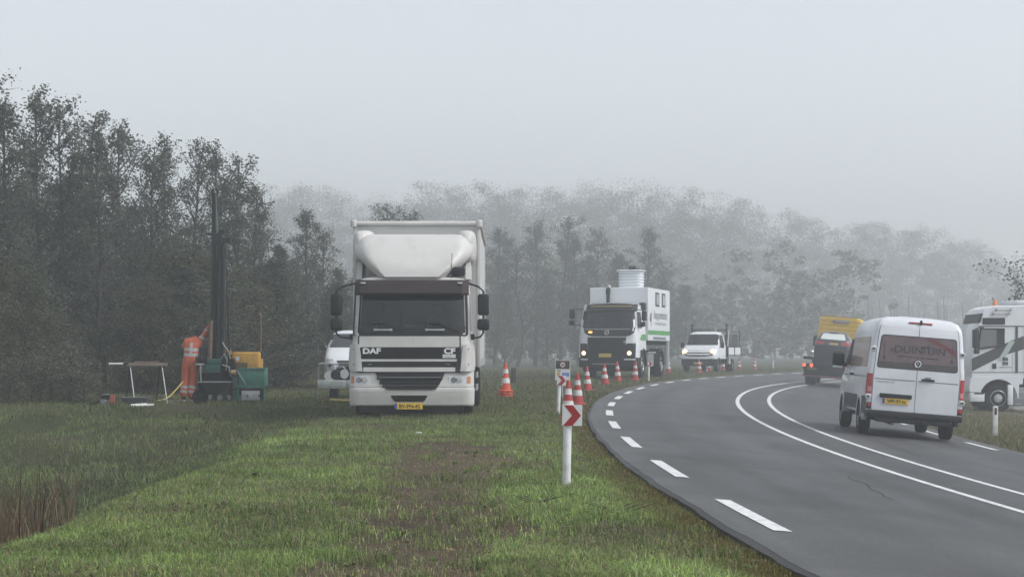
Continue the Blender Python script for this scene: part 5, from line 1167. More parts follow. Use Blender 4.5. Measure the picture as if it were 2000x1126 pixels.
    for f in body.polygons:
        p = f.center; best = min(((near_seg(p, a, b)[0], a, b, near_seg(p, a, b)[1]) for a, b in segs), key=lambda q: q[0]); _, a, b, t = best
        mi = 0
        if b in ('hd', 'ht') or (a, b) == ('nb', 'nk') and t > .7: mi = 2 if b == 'hd' and p.y > J['hd'].y+.03 else 4
        elif b == 'rh' or (a[0] in 'r' and b[-1] in 'abc' and len(b) == 3) or b in ('rta', 'rtb'): mi = 3 if b != 'rh' or t > .2 else 2
        elif b == 'lh' or (a[0] == 'l' and b[-1] in 'abc' and len(b) == 3) or b in ('lta', 'ltb'): mi = 3
        elif b in ('lf', 'lo', 'rf', 'ro') and (b[1] == 'o' or t > .5): mi = 5
        elif b in ('la', 'ra') and (.36 < t < .54 or .70 < t < .86): mi = 1
        elif (a, b) in (('rs', 're'), ('ls', 'le')) and .30 < t < .55: mi = 1
        elif (a, b) in (('re', 'rw'), ('le', 'lw')) and .35 < t < .55: mi = 1
        elif a in ('pel', 'sp', 'ch') and abs(p.x) < .26 and p.y < .1 and 'r' not in a and b in ('sp', 'ch', 'nb', 'ls', 'rs'):
            if 1.08 < p.z < 1.15 or 1.21 < p.z < 1.28 or (abs(p.x-.01) < .035 and 1.15 < p.z < 1.42): mi = 1
        idx.append(mi)
    body.polygons.foreach_set('use_smooth', [True]*len(idx))
    B = add_obj('person', body, None, [ORANGE, TAPE, SKIN, GLOVE, HAIR, BOOT])
    body.polygons.foreach_set('material_index', idx); body.update()
    B.location = (X0, Y0, Z0); B.rotation_euler = (0, .045, 0); tag(B, 'worker in orange hi-vis overalls reaching up to the drill mast, seen from behind', 'person')
    c = J['hd']; cap = MB()
    for i in range(5): pass
    rows = []
    ax = (J['ht']-J['hd']).normalized(); u = ax.cross(Vector((1, 0, 0))).normalized(); v = u.cross(ax)
    for k in range(6):
        t = k/5*math.pi/2; r = .112*math.cos(t)+.002; h = .005+.125*math.sin(t)
        rows.append([tuple(c+ax*h+(u*math.cos(a)*1.05+v*math.sin(a))*r) for a in np.linspace(0, 2*math.pi, 17)])
    cp = MB().grid(rows).build('cap', mat('navy_cap', (.018, .022, .032), .8), B, 60)
    # rolled collar and hood edge
    n = J['nb']; MB().tube([tuple(n+Vector((.10*math.cos(a), .06+.09*math.sin(a), .035+.04*math.sin(a)))) for a in np.linspace(0, 2*math.pi, 15)], .026, 8).build('collar', ORANGE, B)
worker()

# ------------------------------------------------------------------ cones, posts, signs, small things
def make_cone(loc, label, group='cones along the road edge', m=CONE_R, h=.75, skirt=True):
    T = root('traffic_cone', loc, random.uniform(-.6, .6), 0, label, 'cone', group)
    R = lambda z: .145-(z-.04)/(h-.04)*.115
    def seg(nm, z0, z1, mm, p, e=0.):
        return MB().lathe([(R(z0)+e, z0), (R(z1)+e, z1)], (0, 0, 0), 'z', 20).build(nm, mm, p)
    b = MB().lathe([(.21, 0), (.215, .015), (.20, .035), (.15, .045)], (0, 0, 0), 'z', 8)
    b = b.build('base', m, T)
    seg('cone_body', .03, h, m, T)
    MB().lathe([(R(h)+.006, h-.06), (R(h)+.008, h-.03), (R(h), h), (.015, h+.005)], (0, 0, 0), 'z', 16).build('cone_tip', CONE_O, T)
    seg('reflective_band', .22, .355, CONE_W, T, .004); seg('reflective_band', .475, .59, CONE_W, T, .004)
    return T
def copy_tree(o, parent=None):
    c = o.copy(); COL.objects.link(c)
    if parent is not None: c.parent = parent
    for ch in list(o.children): copy_tree(ch, c)
    return c
PC = [(1109, 36.6), (1128.5, 45.5), (1148, 59.), (1182, 68.), (1207, 73.), (1240, 75.2), (1305, 99.), (1366, 101.), (1385, 113.), (1413, 121.), (1444, 126.), (1474, 130.)]
CL = ['cone directly behind the nearest chevron sign', 'tall looking cone just right behind the nearest chevron sign', 'third cone along the road edge counted from the nearest chevron sign', 'cone below the left headlamp of the survey truck', 'cone below the number plate of the survey truck',
      'cone beside the front wheel of the survey truck', 'cone beside the rear wheel of the survey truck', 'cone in front of the dropside truck number plate', 'small cone beside the chevron post at the dropside truck', 'cone behind the cab of the dropside truck', 'cone beside the cargo bed of the dropside truck', 'farthest cone, alone right of the dropside truck']
proto = None
for (p, Y0), l in zip(PC, CL):
    x = at(p, Y0); l = 'red and white '+l
    if proto is None: proto = make_cone((x, Y0, gz(x, Y0)), l); c = proto
    else: c = copy_tree(proto); c.location = (x, Y0, gz(x, Y0)); c.rotation_euler.z = random.uniform(-1, 1); c['label'] = l
    c.rotation_euler.x = random.uniform(-.04, .04); c.rotation_euler.y = random.uniform(-.055, .055)
xs, ys = at(987, 49.8), 49.8
for k, l in enumerate(('lowest cone of the stack right of the box truck', 'second cone from below in the stack right of the box truck', 'third cone from below in the stack right of the box truck', 'topmost orange and white cone of the stack right of the box truck')):
    if k == 0: st = make_cone((xs, ys, gz(xs, ys)), l, 'stacked cones', CONE_O); c = st
    else: c = copy_tree(st); c.location = (xs+random.uniform(-.02, .02), ys, gz(xs, ys)+.065*k); c['label'] = l; c.rotation_euler.z = k*.7
def chevron_post(p, base, Y0, label, lean=0., board=True, h=.80):
    x = at(p, Y0); T = root('chevron_post' if board else 'marker_post', (x, Y0, gz(x, Y0)-.01), 0, lean, label, 'road sign' if board else 'post', 'posts along the curve')
    MB().lathe([(.040, 0), (.040, h-.02), (.034, h), (.01, h+.004)], (0, 0, 0), 'z', 18).build('post', POSTW, T)
    if board:
        b = MB().box(-.055, .135, -.052, -.044, h-.20, h+.0, b=.003, seg=1).build('board', SIGNW, T)
        S = lambda u, z, o: (u, -.0525-o, z)
        q = [(-.04, h-.002), (.045, h-.002), (.125, h-.10), (.045, h-.198), (-.045, h-.198), (.04, h-.10)]
        MB().add([S(u, z, .002) for u, z in q], [(0, 1, 2, 5), (5, 2, 3, 4)]).build('chevron', SIGNR, b, 0)
    else: MB().box(-.03, .03, -.045, -.038, h-.2, h-.06).build('reflector', SIGNR, T)
    return T
chevron_post(1106, 948, 18.1, 'nearest white post with red chevron board on the verge', .02)
chevron_post(1089.5, 808, 38.8, 'white chevron post in front of the speed limit plate', .05)
chevron_post(1266.5, 736, 77.2, 'white chevron post beside the front wheel of the survey truck', .03)
chevron_post(1381, 727, 105., 'white chevron post in front of the dropside truck', .0)
chevron_post(1510, 718, 140., 'distant plain white post at the left road edge', 0, False)
x_, y_ = at(1943.5, 44.5), 44.5
R_ = root('reflector_post', (x_, y_, gz(x_, y_)), 0, .01, 'square white reflector post with red marker on the right verge', 'post')
MB().box(-.055, .055, -.04, .04, 0, .70, b=.008).build('post', POSTW, R_); MB().box(-.028, .028, -.046, -.041, .50, .66).build('reflector', mat('reflector_maroon', (.08, .012, .018), .3), R_)
def km_sign():
    Y0 = 50.5; x = at(1098, Y0); T = root('hectometre_sign', (x, Y0, gz(x, Y0)), 0, .015, 'small black and blue speed limit plate showing 60 on a short pole', 'road sign')
    MB().tube([(.0, 0, 0), (0, 0, .95)], .022, 10).build('pole', GALV, T)
    b = MB().box(-.2, .2, -.035, -.025, .50, 1.03, b=.004, seg=1).build('plate', SIGNW, T)
    S = lambda u, z, o: (u, -.0355-o, z)
    MB().patch(S, [.80, 1.02], [-.185]*2, [.185]*2, .002, 0, 1).build('black_panel', INK, b, 0)
    for r, m, o in ((.08, SIGNR, .005), (.065, SIGNW, .008)):
        MB().add([S(r*math.cos(t), .91+r*math.sin(t), o) for t in np.linspace(0, 2*math.pi, 25)[:-1]], [tuple(range(24))]).build('speed_disc', m, b, 0)
    text('lettering', '60', .085, S, 0, .88, INK, b, sx=.95, off=.011, bold=.003)
    MB().patch(S, [.60, .70], [-.01]*2, [.17]*2, .003, 0, 1).build('blue_panel', mat('panel_blue', (.05, .19, .55), .4), b, 0)
    text('lettering', '1.9', .07, S, .085, .628, SIGNW, b, off=.007)
    MB().patch(S, [.61, .68, .73], [-.15, -.15, -.14], [-.06, -.06, -.07], .003, 0, 1).build('emblem', mat('emblem_yellow', (.6, .38, .08), .5), b, 0)
    MB().patch(S, [.74, .77], [-.15]*2, [-.05]*2, .003, 0, 1).patch(S, [.645, .66], [-.145]*2, [-.065]*2, .006, 0, 1).build('emblem_crown', mat('emblem_slate', (.15, .18, .25), .5), b, 0)
km_sign()
x_ = at(1003, 70.); w_ = MB().box(-.09, .09, -.09, .09, 0, .62, b=.01).build('wooden_post', mat('dark_timber', (.045, .04, .035), .9, var=.3), None); w_.location = (x_, 70., gz(x_, 70.)-.05); tag(w_, 'short dark timber post behind the cone stack', 'post')
LIT = mat('litter_white', (.62, .63, .64), .6, var=.05)
for p, py, Y0, l in ((818, 848, 29.5, 'crumpled white litter on the grass in front of the box truck'), (207, 913, 25.8, 'small white scrap on the dark ditch bank')):
    x = at(p, Y0); bm = bmesh.new(); bmesh.ops.create_icosphere(bm, subdivisions=2, radius=.05)
    for v in bm.verts: v.co = v.co*random.uniform(.65, 1.25); v.co.z *= .7
    me = bpy.data.meshes.new('litter'); bm.to_mesh(me); bm.free(); o = add_obj('litter', me, None, LIT); o.location = (x, Y0, gz(x, Y0)+.03); tag(o, l, 'litter')
# ------------------------------------------------------------------ vegetation
def blades(name, x, y, length, width, cols, lean=.5, curl=.4, zoff=0., z=None):
    n = len(x); z = ground_z(x, y)+zoff if z is None else z
    a = rng.uniform(0, 2*np.pi, n); ca, sa = np.cos(a), np.sin(a)
    ld = rng.uniform(0, 2*np.pi, n); l1 = rng.uniform(.1, lean, n)*length; l2 = l1*(1+rng.uniform(.5, 1.5, n)*curl*2)
    dx, dy = np.cos(ld), np.sin(ld)
    V = np.empty((n, 5, 3), np.float32)
    h1 = length*.55; h2 = np.sqrt(np.maximum(length**2-l2**2*.8, (.25*length)**2))
    for k, (s, f) in enumerate(((-1, 0), (1, 0), (-1, 1), (1, 1))):
        w = width*(1. if f == 0 else .75)*.5*s
        V[:, k, 0] = x+ca*w+dx*l1*f*.5; V[:, k, 1] = y+sa*w+dy*l1*f*.5; V[:, k, 2] = z+h1*f-(1-f)*.01
    V[:, 4, 0] = x+dx*l2; V[:, 4, 1] = y+dy*l2; V[:, 4, 2] = z+h2
    b = np.arange(n)[:, None]*5
    F = np.concatenate([b+np.array([0, 1, 3]), b+np.array([0, 3, 2]), b+np.array([2, 3, 4])], 0)
    me = np_mesh(name, V.reshape(-1, 3), F)
    col_attr(me, 'tint', np.repeat(cols, 5, 0))
    me.polygons.foreach_set('use_smooth', np.ones(len(me.polygons), bool))
    return me
BLADE_M = attr_mat('grass_blade', .6, amt=0)
def add_translucency(m, src, fac):
    n = m.node_tree.nodes; l = m.node_tree.links; b = n['Principled BSDF']; t = n.new('ShaderNodeBsdfTranslucent'); mx = n.new('ShaderNodeMixShader'); mx.inputs[0].default_value = fac
    l.new(src, t.inputs[0]); l.new(b.outputs[0], mx.inputs[1]); l.new(t.outputs[0], mx.inputs[2]); l.new(mx.outputs[0], n['Material Output'].inputs[0])
add_translucency(BLADE_M, BLADE_M.node_tree.nodes['Color Attribute'].outputs[0], .35)
def sample(n, ylo, yhi, x_of, pw=1.6):
    u = rng.random(n); a = 1-pw; Y = (ylo**a+u*(yhi**a-ylo**a))**(1/a); lo, hi = x_of(Y); X = lo+(hi-lo)*rng.random(n)
    return X, Y
# main verge grass
X, Y = sample(430000, 9.3, 60, lambda y: (np.maximum(-.33*y-.8, -14), np.minimum(1.45+(y-27.4)**2/516, .30*y)))
o = r_off(X, Y); bm_ = bare_mask(X, Y); mo = moss_mask(X, Y)
lush = fbm(X, Y, 1.1, 4); tuft = fbm(X+9, Y+3, 5., 2)
keep = (o < EL-.02) & (rng.random(len(X)) > bm_*.87) & (rng.random(len(X)) < .35+1.1*tuft)
X, Y, o, bm_, mo, lush, tuft = [q[keep] for q in (X, Y, o, bm_, mo, lush, tuft)]
n = len(X); ditch = sst(-3.2, -4.6, X)*(1-sst(28, 42, Y)); far = sst(24, 42, Y)
L = (.038+.12*lush**1.7*rng.random(n)+.045*tuft*rng.random(n))*(1-.55*mo)*(1-.4*bm_)*(1+.7*ditch)*(1+.15*far)
Wd = .0036+.00014*Y+.0025*rng.random(n)
t = rng.random((n, 1)); l_ = lush[:, None]; patchy2 = sst(.42, .62, fbm(X+11, Y+55, 1.9, 3))
t = t**1.5; green = np.array([.125, .190, .044])*(1-t)+np.array([.48, .61, .20])*t
green = green*(.35+1.3*l_)*(1-.25*patchy2[:, None])
straw = np.array([.30, .265, .165])*(.6+.7*t)
patchy = sst(.46, .66, fbm(X+70, Y+20, .55, 4)); dr = (rng.random(n) < .07+.14*(1-lush)+.42*bm_+.12*far+.22*patchy)[:, None]
C = np.where(dr, straw, green)
bl = (rng.random(n) < .22)[:, None]; C = np.where(bl & ~dr, C*np.array([.85, 1.02, 1.35]), C)
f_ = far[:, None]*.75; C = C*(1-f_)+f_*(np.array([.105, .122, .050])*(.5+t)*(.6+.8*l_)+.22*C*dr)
d_ = ditch[:, None]*.8; C = C*(1-d_)+d_*np.where(dr, straw*.5, np.array([.150, .205, .080])*(.3+1.4*t)*(.35+1.3*l_))
m_ = mo[:, None]*.9; C = C*(1-m_)+m_*(np.array([.150, .112, .036])*(.5+t))
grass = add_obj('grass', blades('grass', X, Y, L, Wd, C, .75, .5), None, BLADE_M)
tag(grass, 'short green grass covering the verge and the ditch bank', 'grass', kind='stuff')
# right verge and far left verge
X, Y = sample(70000, 30, 110, lambda y: (.12*y+3, .30*y+2), 1.3)
o = r_off(X, Y); k = (o > ER+.08) & (o < ER+5.5) & (rng.random(len(X)) < .2+sst(0, 1, o-ER)); X, Y = X[k], Y[k]; n = len(X); t = rng.random((n, 1))
C = np.where(rng.random((n, 1)) < .5, np.array([.22, .195, .11])*(.5+t), np.array([.11, .122, .05])*(.5+t))
g2 = add_obj('grass', blades('grass', X, Y, .05+.09*rng.random(n), .010+.006*rng.random(n), C, .7, .5), None, BLADE_M); tag(g2, 'dry pale grass on the right hand verge', 'grass', kind='stuff')
X, Y = sample(60000, 46, 140, lambda y: (-.25*y, np.minimum(.9*y, 1.3+(y-27.4)**2/516)), 1.2)
o = r_off(X, Y); k = (o < EL-.05) & (o > -22); X, Y = X[k], Y[k]; n = len(X); t = rng.random((n, 1))
C = np.where(rng.random((n, 1)) < .3, np.array([.20, .185, .11])*(.5+t), np.array([.10, .118, .048])*(.5+t))
g3 = add_obj('grass', blades('grass', X, Y, .06+.08*rng.random(n), .018+.01*rng.random(n), C, .7, .5), None, BLADE_M); tag(g3, 'olive grass on the far verge under the trucks', 'grass', kind='stuff')
# reeds in the ditch, rough tussocks on the far bank
n = 7000; Y = rng.uniform(14, 22.5, n); X = rng.uniform(-9.5, -4.4, n); k = (fbm(X, Y, .8, 3) > .40) & (X < -4.1-.13*(Y-15)); X, Y = X[k], Y[k]; n = len(X); t = rng.random((n, 1))
C = np.array([.14, .098, .062])*(.35+1.1*t); C = np.where(rng.random((n, 1)) < .16, np.array([.32, .25, .16])*(.7+.5*t), C)
reeds = add_obj('reeds', blades('reeds', X, Y, .45+.65*rng.random(n), .010+.008*rng.random(n), C, .18, .3), None, BLADE_M); tag(reeds, 'brown dead reeds standing in the ditch', 'reeds', kind='stuff')
n = 20000; Y = rng.uniform(24, 47, n); X = rng.uniform(-14, -3.6, n); k = (fbm(X+5, Y, .55, 4) > .5); X, Y = X[k], Y[k]; n = len(X); t = rng.random((n, 1))
C = np.where(rng.random((n, 1)) < .25, np.array([.19, .17, .10])*(.5+t), np.array([.06, .085, .036])*(.3+1.4*t))
tus = add_obj('rough_grass', blades('rough_grass', X, Y, .06+.12*rng.random(n), .010+.006*rng.random(n), C, .9, .7), None, BLADE_M); tag(tus, 'dark rough grass tussocks on the ditch bank', 'grass', kind='stuff')
# dry stems lying on bare soil + twigs
n = 9000; Y = rng.uniform(10, 30, n); X = rng.uniform(-3.2, 1.2, n); k = (rng.random(n) < .15+.85*bare_mask(X, Y)) & (r_off(X, Y) < EL-.1); X, Y = X[k], Y[k]; n = len(X); t = rng.random((n, 1))
C = np.where(rng.random((n, 1)) < .5, np.array([.20, .165, .115])*(.5+.8*t), np.array([.09, .068, .048])*(.5+t))
lift = rng.uniform(0, .04, n); a_ = rng.uniform(0, 2*np.pi, n); ln = rng.uniform(.04, .14, n); zz_ = ground_z(X, Y)
V = np.empty((n, 4, 3)); dx, dy = np.cos(a_)*ln, np.sin(a_)*ln; wx, wy = -np.sin(a_)*.002, np.cos(a_)*.002
for q, (s, w) in enumerate(((0, -1), (0, 1), (1, 1), (1, -1))):
    V[:, q, 0] = X+dx*s+wx*w; V[:, q, 1] = Y+dy*s+wy*w; V[:, q, 2] = zz_+.008+s*lift
me = np_mesh('dry_stems', V.reshape(-1, 3), np.arange(n*4).reshape(n, 4)); col_attr(me, 'tint', np.repeat(C, 4, 0))
ds = add_obj('dry_stems', me, None, BLADE_M); tag(ds, 'dry straw and mown stems scattered on the bare soil', 'straw', kind='stuff')
def leaf_quads(P, size, up=.0):
    n = len(P); a = rng.normal(size=(n, 3)); a /= np.linalg.norm(a, axis=1)[:, None]; a[:, 2] = a[:, 2]*.7-up
    b = np.cross(a, rng.normal(size=(n, 3))); b /= np.linalg.norm(b, axis=1)[:, None]+1e-9
    s = size*rng.uniform(.6, 1.3, (n, 1)); a = a*s*.5; b = b*s*.32
    return np.stack([P-a, P+b, P+a, P-b], 1)
# taller tufts and fallen leaves
cx_, cy_ = sample(420, 9.6, 34, lambda y: (np.maximum(-.30*y-.3, -4.2), np.minimum(1.1+(y-27.4)**2/516, .30*y))); nb_ = 34
kk = (r_off(cx_, cy_) < EL-.12) & (fbm(cx_, cy_, .9, 3) > .43); cx_, cy_ = cx_[kk], cy_[kk]; rad = rng.uniform(.03, .11, len(cx_))
X = np.repeat(cx_, nb_)+rng.normal(size=len(cx_)*nb_)*np.repeat(rad, nb_); Y = np.repeat(cy_, nb_)+rng.normal(size=len(cx_)*nb_)*np.repeat(rad, nb_); n = len(X); t = rng.random((n, 1))**1.4
tc_ = np.repeat(rng.random((len(cx_), 1)), nb_, 0); C = (np.array([.07, .115, .028])*(1-t)+np.array([.30, .40, .13])*t)*(.6+.7*tc_); C = np.where(rng.random((n, 1)) < .14, np.array([.30, .26, .16]), C)
tf = add_obj('grass_tufts', blades('grass_tufts', X, Y, np.repeat(rng.uniform(.07, .17, len(cx_)), nb_)*rng.uniform(.5, 1.1, n), .0045+.00012*Y+.002*rng.random(n), C, .8, .6), None, BLADE_M); tag(tf, 'taller tufts of grass scattered over the verge', 'grass', kind='stuff')
X, Y = sample(900, 9.6, 36, lambda y: (np.maximum(-.30*y-.3, -5), np.minimum(1.2+(y-27.4)**2/516, .30*y))); k = r_off(X, Y) < EL; X, Y = X[k], Y[k]; n = len(X)
P_ = np.stack([X, Y, ground_z(X, Y)+rng.uniform(.015, .05, n)], -1); V = leaf_quads(P_, .055); V[:, :, 2] = P_[:, None, 2]+(V[:, :, 2]-P_[:, None, 2])*.35
C = np.where(rng.random((n, 1)) < .6, np.array([.13, .085, .04]), np.array([.24, .19, .09]))*rng.uniform(.5, 1.3, (n, 1))
me = np_mesh('fallen_leaves', V.reshape(-1, 3), np.arange(n*4).reshape(n, 4)); col_attr(me, 'tint', np.repeat(C, 4, 0)); fl = add_obj('fallen_leaves', me, None, BLADE_M); tag(fl, 'brown fallen leaves scattered in the verge grass', 'leaves', kind='stuff')
# low broad leaved weeds
WEED = bpy.data.materials.new('weed_leaf'); WEED.use_nodes = True; WEED.node_tree.nodes['Principled BSDF'].inputs['Base Color'].default_value = (.055, .085, .03, 1); WEED.node_tree.nodes['Principled BSDF'].inputs['Roughness'].default_value = .6
V = []; C = []
for k in range(90):
    y = 9.8+22*random.random()**1.6; x = random.uniform(-3.2, 1.1)
    if r_off(x, y) > EL-.25: continue
    z = gz(x, y); c = np.array([.13, .18, .06])
    for j in range(random.randint(6, 12)):
        a = random.uniform(0, 6.28); l = random.uniform(.03, .07); w = l*.35; h = random.uniform(.01, .05)
        d = (math.cos(a), math.sin(a)); p = (-d[1], d[0])
        V.append([(x, y, z+.01), (x+d[0]*l*.5+p[0]*w, y+d[1]*l*.5+p[1]*w, z+h), (x+d[0]*l, y+d[1]*l, z+h*.7), (x+d[0]*l*.5-p[0]*w, y+d[1]*l*.5-p[1]*w, z+h)]); C.append(c*random.uniform(.6, 1.5))
V = np.array(V); n = len(V); me = np_mesh('weeds', V.reshape(-1, 3), np.arange(n*4).reshape(n, 4)); col_attr(me, 'tint', np.repeat(np.array(C), 4, 0))
wd = add_obj('weeds', me, None, BLADE_M); tag(wd, 'small broad leaved weeds among the verge grass', 'weeds', kind='stuff')
for k, (p, Y0, l) in enumerate(((1215, 15.5, 'dry dark twig lying in the grass right of the nearest chevron post'), (1060, 16.0, 'thin dark twig lying in the grass left of the nearest chevron post'))):
    x = at(p, Y0); m = MB(); base = Vector((x, Y0, gz(x, Y0)+.02))
    for j in range(5 if k < 2 else 2):
        a = random.uniform(-.9, .9)+(math.pi if j % 2 else 0); q = base+Vector((random.uniform(-.1, .1), random.uniform(-.1, .1), .01))
        m.tube([q, q+Vector((math.cos(a)*.16, math.sin(a)*.12, .05)), q+Vector((math.cos(a)*.24, math.sin(a)*.2, .07 if k < 2 else .02))], [.004, .003, .0015], 5)
    t_ = m.build('twig', mat('twig_bark', (.035, .028, .022), .9), None); tag(t_, l, 'twig')

BARK = mat('tree_bark', (.045, .042, .038), .9, var=.35, vscale=9)
def leaf_mat(name, c1, c2, c3):
    m = bpy.data.materials.new(name); m.use_nodes = True; n = m.node_tree.nodes; l = m.node_tree.links; b = n['Principled BSDF']
    g = n.new('ShaderNodeNewGeometry'); nz = n.new('ShaderNodeTexNoise'); nz.inputs['Scale'].default_value = 1.6; nz.inputs['Detail'].default_value = 7; nz.inputs['Roughness'].default_value = .75
    l.new(g.outputs['Position'], nz.inputs['Vector'])
    r = n.new('ShaderNodeValToRGB'); e = r.color_ramp.elements; e[0].position = .34; e[0].color = (*c1, 1); e[1].position = .66; e[1].color = (*c3, 1); q = e.new(.5); q.color = (*c2, 1)
    l.new(nz.outputs['Fac'], r.inputs['Fac']); l.new(r.outputs[0], b.inputs['Base Color']); add_translucency(m, r.outputs[0], .3); b.inputs['Roughness'].default_value = .5; b.inputs['Specular IOR Level'].default_value = .35
    return m
LEAF = leaf_mat('alder_leaf', (.042, .052, .036), (.076, .087, .060), (.125, .132, .092))
LEAFF = leaf_mat('hazed_far_leaf', (.11, .12, .09), (.15, .16, .12), (.20, .205, .155))  # far wood leaves, paled so the colour itself adds fog haze
LEAFW = leaf_mat('willow_leaf', (.040, .048, .022), (.075, .085, .042), (.12, .125, .075))
LEAFB = leaf_mat('bramble_leaf', (.06, .062, .04), (.11, .11, .075), (.19, .18, .14))
def tree_protos(seed, H, spread, low, nb, nleaf, leaf, lm, conic=.6, sparse=1.0):
    r = np.random.default_rng(seed); mb = MB(); P = []
    tr = [np.array([0, 0, 0.])]
    for i in range(1, 9): tr.append(np.array([tr[-1][0]+r.normal()*.10*H/10, tr[-1][1]+r.normal()*.10*H/10, H*i/8]))
    mb.tube([tuple(p) for p in tr], [H*.011*(1-i/8.6)+.012 for i in range(9)], 7)
    def trunk(z): return np.array([np.interp(z, [p[2] for p in tr], [p[k] for p in tr]) for k in range(3)])
    ends = []
    for k in range(nb):
        t = low+(0.97-low)*((k+r.random())/nb); z = t*H; p0 = trunk(z); az = k*2.4+r.normal()*.5
        prof = (1-t)**conic*(.55+.45*min(1, (t-low)/.25+.3))
        ln = spread*prof*r.uniform(.65, 1.25)+.25; el = r.uniform(.25, .75)+.5*t
        d = np.array([math.cos(az)*math.cos(el), math.sin(az)*math.cos(el), math.sin(el)])
        pts = [p0]; 
        for j in range(4): d = d+r.normal(size=3)*.16+np.array([0, 0, .05]); d /= np.linalg.norm(d); pts.append(pts[-1]+d*ln/4)
        r0 = H*.0042*(1-t*.6)+.008; mb.tube([tuple(p) for p in pts], [r0, r0*.8, r0*.6, r0*.4, r0*.2], 5)
        for j in range(7):
            f = r.uniform(.25, 1.); i = min(3, int(f*4)); q = pts[i]+(pts[i+1]-pts[i])*(f*4-i)
            d2 = d*.5+r.normal(size=3)*.7+np.array([0, 0, .15]); d2 /= np.linalg.norm(d2); l2 = ln*r.uniform(.2, .45)+.12
            e = q+d2*l2; mid = (q+e)/2+r.normal(size=3)*.05; mb.tube([tuple(q), tuple(mid), tuple(e)], [r0*.4, r0*.28, .003], 3)
            ends.append((q, mid, e, l2))
    per = max(4, int(nleaf/len(ends)))
    for q, mid, e, l2 in ends:
        m = int(per*r.uniform(.2, 1.9)*sparse*(1.35-.95*q[2]/H)); t = r.random((m, 1))**.7
        base = np.where(t < .5, q+(mid-q)*t*2, mid+(e-mid)*(t-.5)*2); P.append(base+r.normal(size=(m, 3))*(.05+.13*l2))
    P = np.concatenate(P); V = leaf_quads(P, leaf, .15)
    bark = mb.build('trunk', BARK, None, 60, recalc=False).data
    o = [x for x in bpy.data.objects if x.data == bark][0]; bpy.data.objects.remove(o)
    me = np_mesh('crown', V.reshape(-1, 3), np.arange(len(V)*4).reshape(-1, 4)); me.materials.append(lm)
    return bark, me
PT = [tree_protos(1, 10, 2.3, .16, 40, 11500, .118, LEAF, .55), tree_protos(2, 10, 1.9, .10, 44, 12000, .115, LEAF, .6), tree_protos(3, 10, 2.6, .2, 36, 10500, .12, LEAF, .5),
      tree_protos(4, 10, 2.2, .30, 32, 7500, .115, LEAF, .45, .9), tree_protos(5, 10, 3.0, .03, 46, 15000, .16, LEAF, .7)]
PW = tree_protos(11, 6, 2.6, .03, 44, 17500, .115, LEAFW, .5); PB = tree_protos(12, 1.6, 1.2, .02, 24, 3500, .085, LEAFB, .5)
def plant(name, proto, x, y, h, hp, rz, label, cat, group, wide=1., dz=0.):
    T = root(name, (x, y, gz(x, y)-.05+dz), rz, 0, label, cat, group); s = h/hp; T.scale = (s*wide, s*wide, s)
    add_obj('trunk' if cat == 'tree' else 'stems', proto[0], T); add_obj('crown' if cat == 'tree' else 'foliage', proto[1], T); return T
def tops(p, py, Y): return CAMZ+(HOR-py)/FP*Y
# (pixel column, top row, distance, prototype)
LT = [(-62, 75, 56, 3), (28, 172, 54, 1), (78, 158, 58, 0), (120, 185, 57, 2), (165, 205, 61, 3), (205, 235, 57, 1), (240, 228, 64, 0), (292, 258, 60, 2), (335, 268, 66, 1), (372, 250, 63, 3), (415, 275, 66, 0), (455, 300, 64, 2),
      (490, 345, 66, 1), (520, 395, 68, 3), (545, 470, 71, 4), (598, 398, 78, 1), (632, 440, 82, 2), (575, 500, 80, 4), (660, 520, 84, 4), (735, 425, 98, 0), (765, 398, 96, 2), (810, 405, 99, 3), (700, 520, 92, 4)]
LLAB = ['alder cut off by the left edge of the picture', 'dark tree at the left edge with a round top', 'tallest alder of the left wood', 'broad alder right of the tallest left tree', 'thin open tree with sky showing through, left wood', 'dense alder left of the trestle', 'alder standing above the trestle', 'broad alder above and left of the worker',
        'alder directly behind the worker', 'open crowned alder left of the drill mast', 'tall alder behind the drill mast', 'broad alder right of the drill mast', 'alder above the yellow engine of the rig', 'thin tree above the green tank of the rig', 'low bushy tree at the right end of the near wood', 'solitary taller alder left of the box truck roof', 'small alder close to the left of the box truck',
        'low bushy tree behind the rig exhaust', 'low bushy tree behind the parked van', 'hazy alder behind the box truck, left of its roof', 'hazy alder showing above the middle of the box truck roof', 'hazy thin tree above the right of the box truck roof', 'low hazy bushy tree beside the box truck mirror']
for (p, py, Y0, k), l in zip(LT, LLAB):
    plant('alder_tree', PT[k], at(p, Y0), Y0, tops(p, py, Y0)*.94, 10, random.uniform(0, 6), l, 'tree', 'alders of the left wood', random.uniform(.9, 1.15))
for k in range(34):     # second and third rows closing the wood
    Y0 = random.uniform(68, 92); p = random.uniform(-160, 560); h = (tops(p, np.interp(p, [0, 100, 300, 450, 560], [330, 320, 390, 440, 560]), 60))*random.uniform(.6, 1.)
    plant('alder_tree', PT[random.choice([1, 4, 2, 0, 4])], at(p, Y0), Y0, h*Y0/66, 10, random.uniform(0, 6), 'alder deeper inside the left wood, behind the front row', 'tree', 'alders deeper in the left wood', 1.2)
for k in range(26):     # understorey
    Y0 = random.uniform(54, 66); p = random.uniform(-60, 690); 
    if p > 540: Y0 += 18
    if k % 2: plant('understorey_shrub', PW if k % 4 == 1 else PT[4], at(p, Y0), Y0, random.uniform(2.2, 4.2), 6 if k % 4 == 1 else 10, random.uniform(0, 6), 'dark shrub filling the wood floor behind the drill site', 'shrub', 'shrubs of the wood floor', 1.5)
    else: plant('understorey_shrub', PT[4], at(p, Y0), Y0, random.uniform(2.5, 4.5), 10, random.uniform(0, 6), 'dark shrub filling the wood floor behind the drill site', 'shrub', 'shrubs of the wood floor', 1.8)
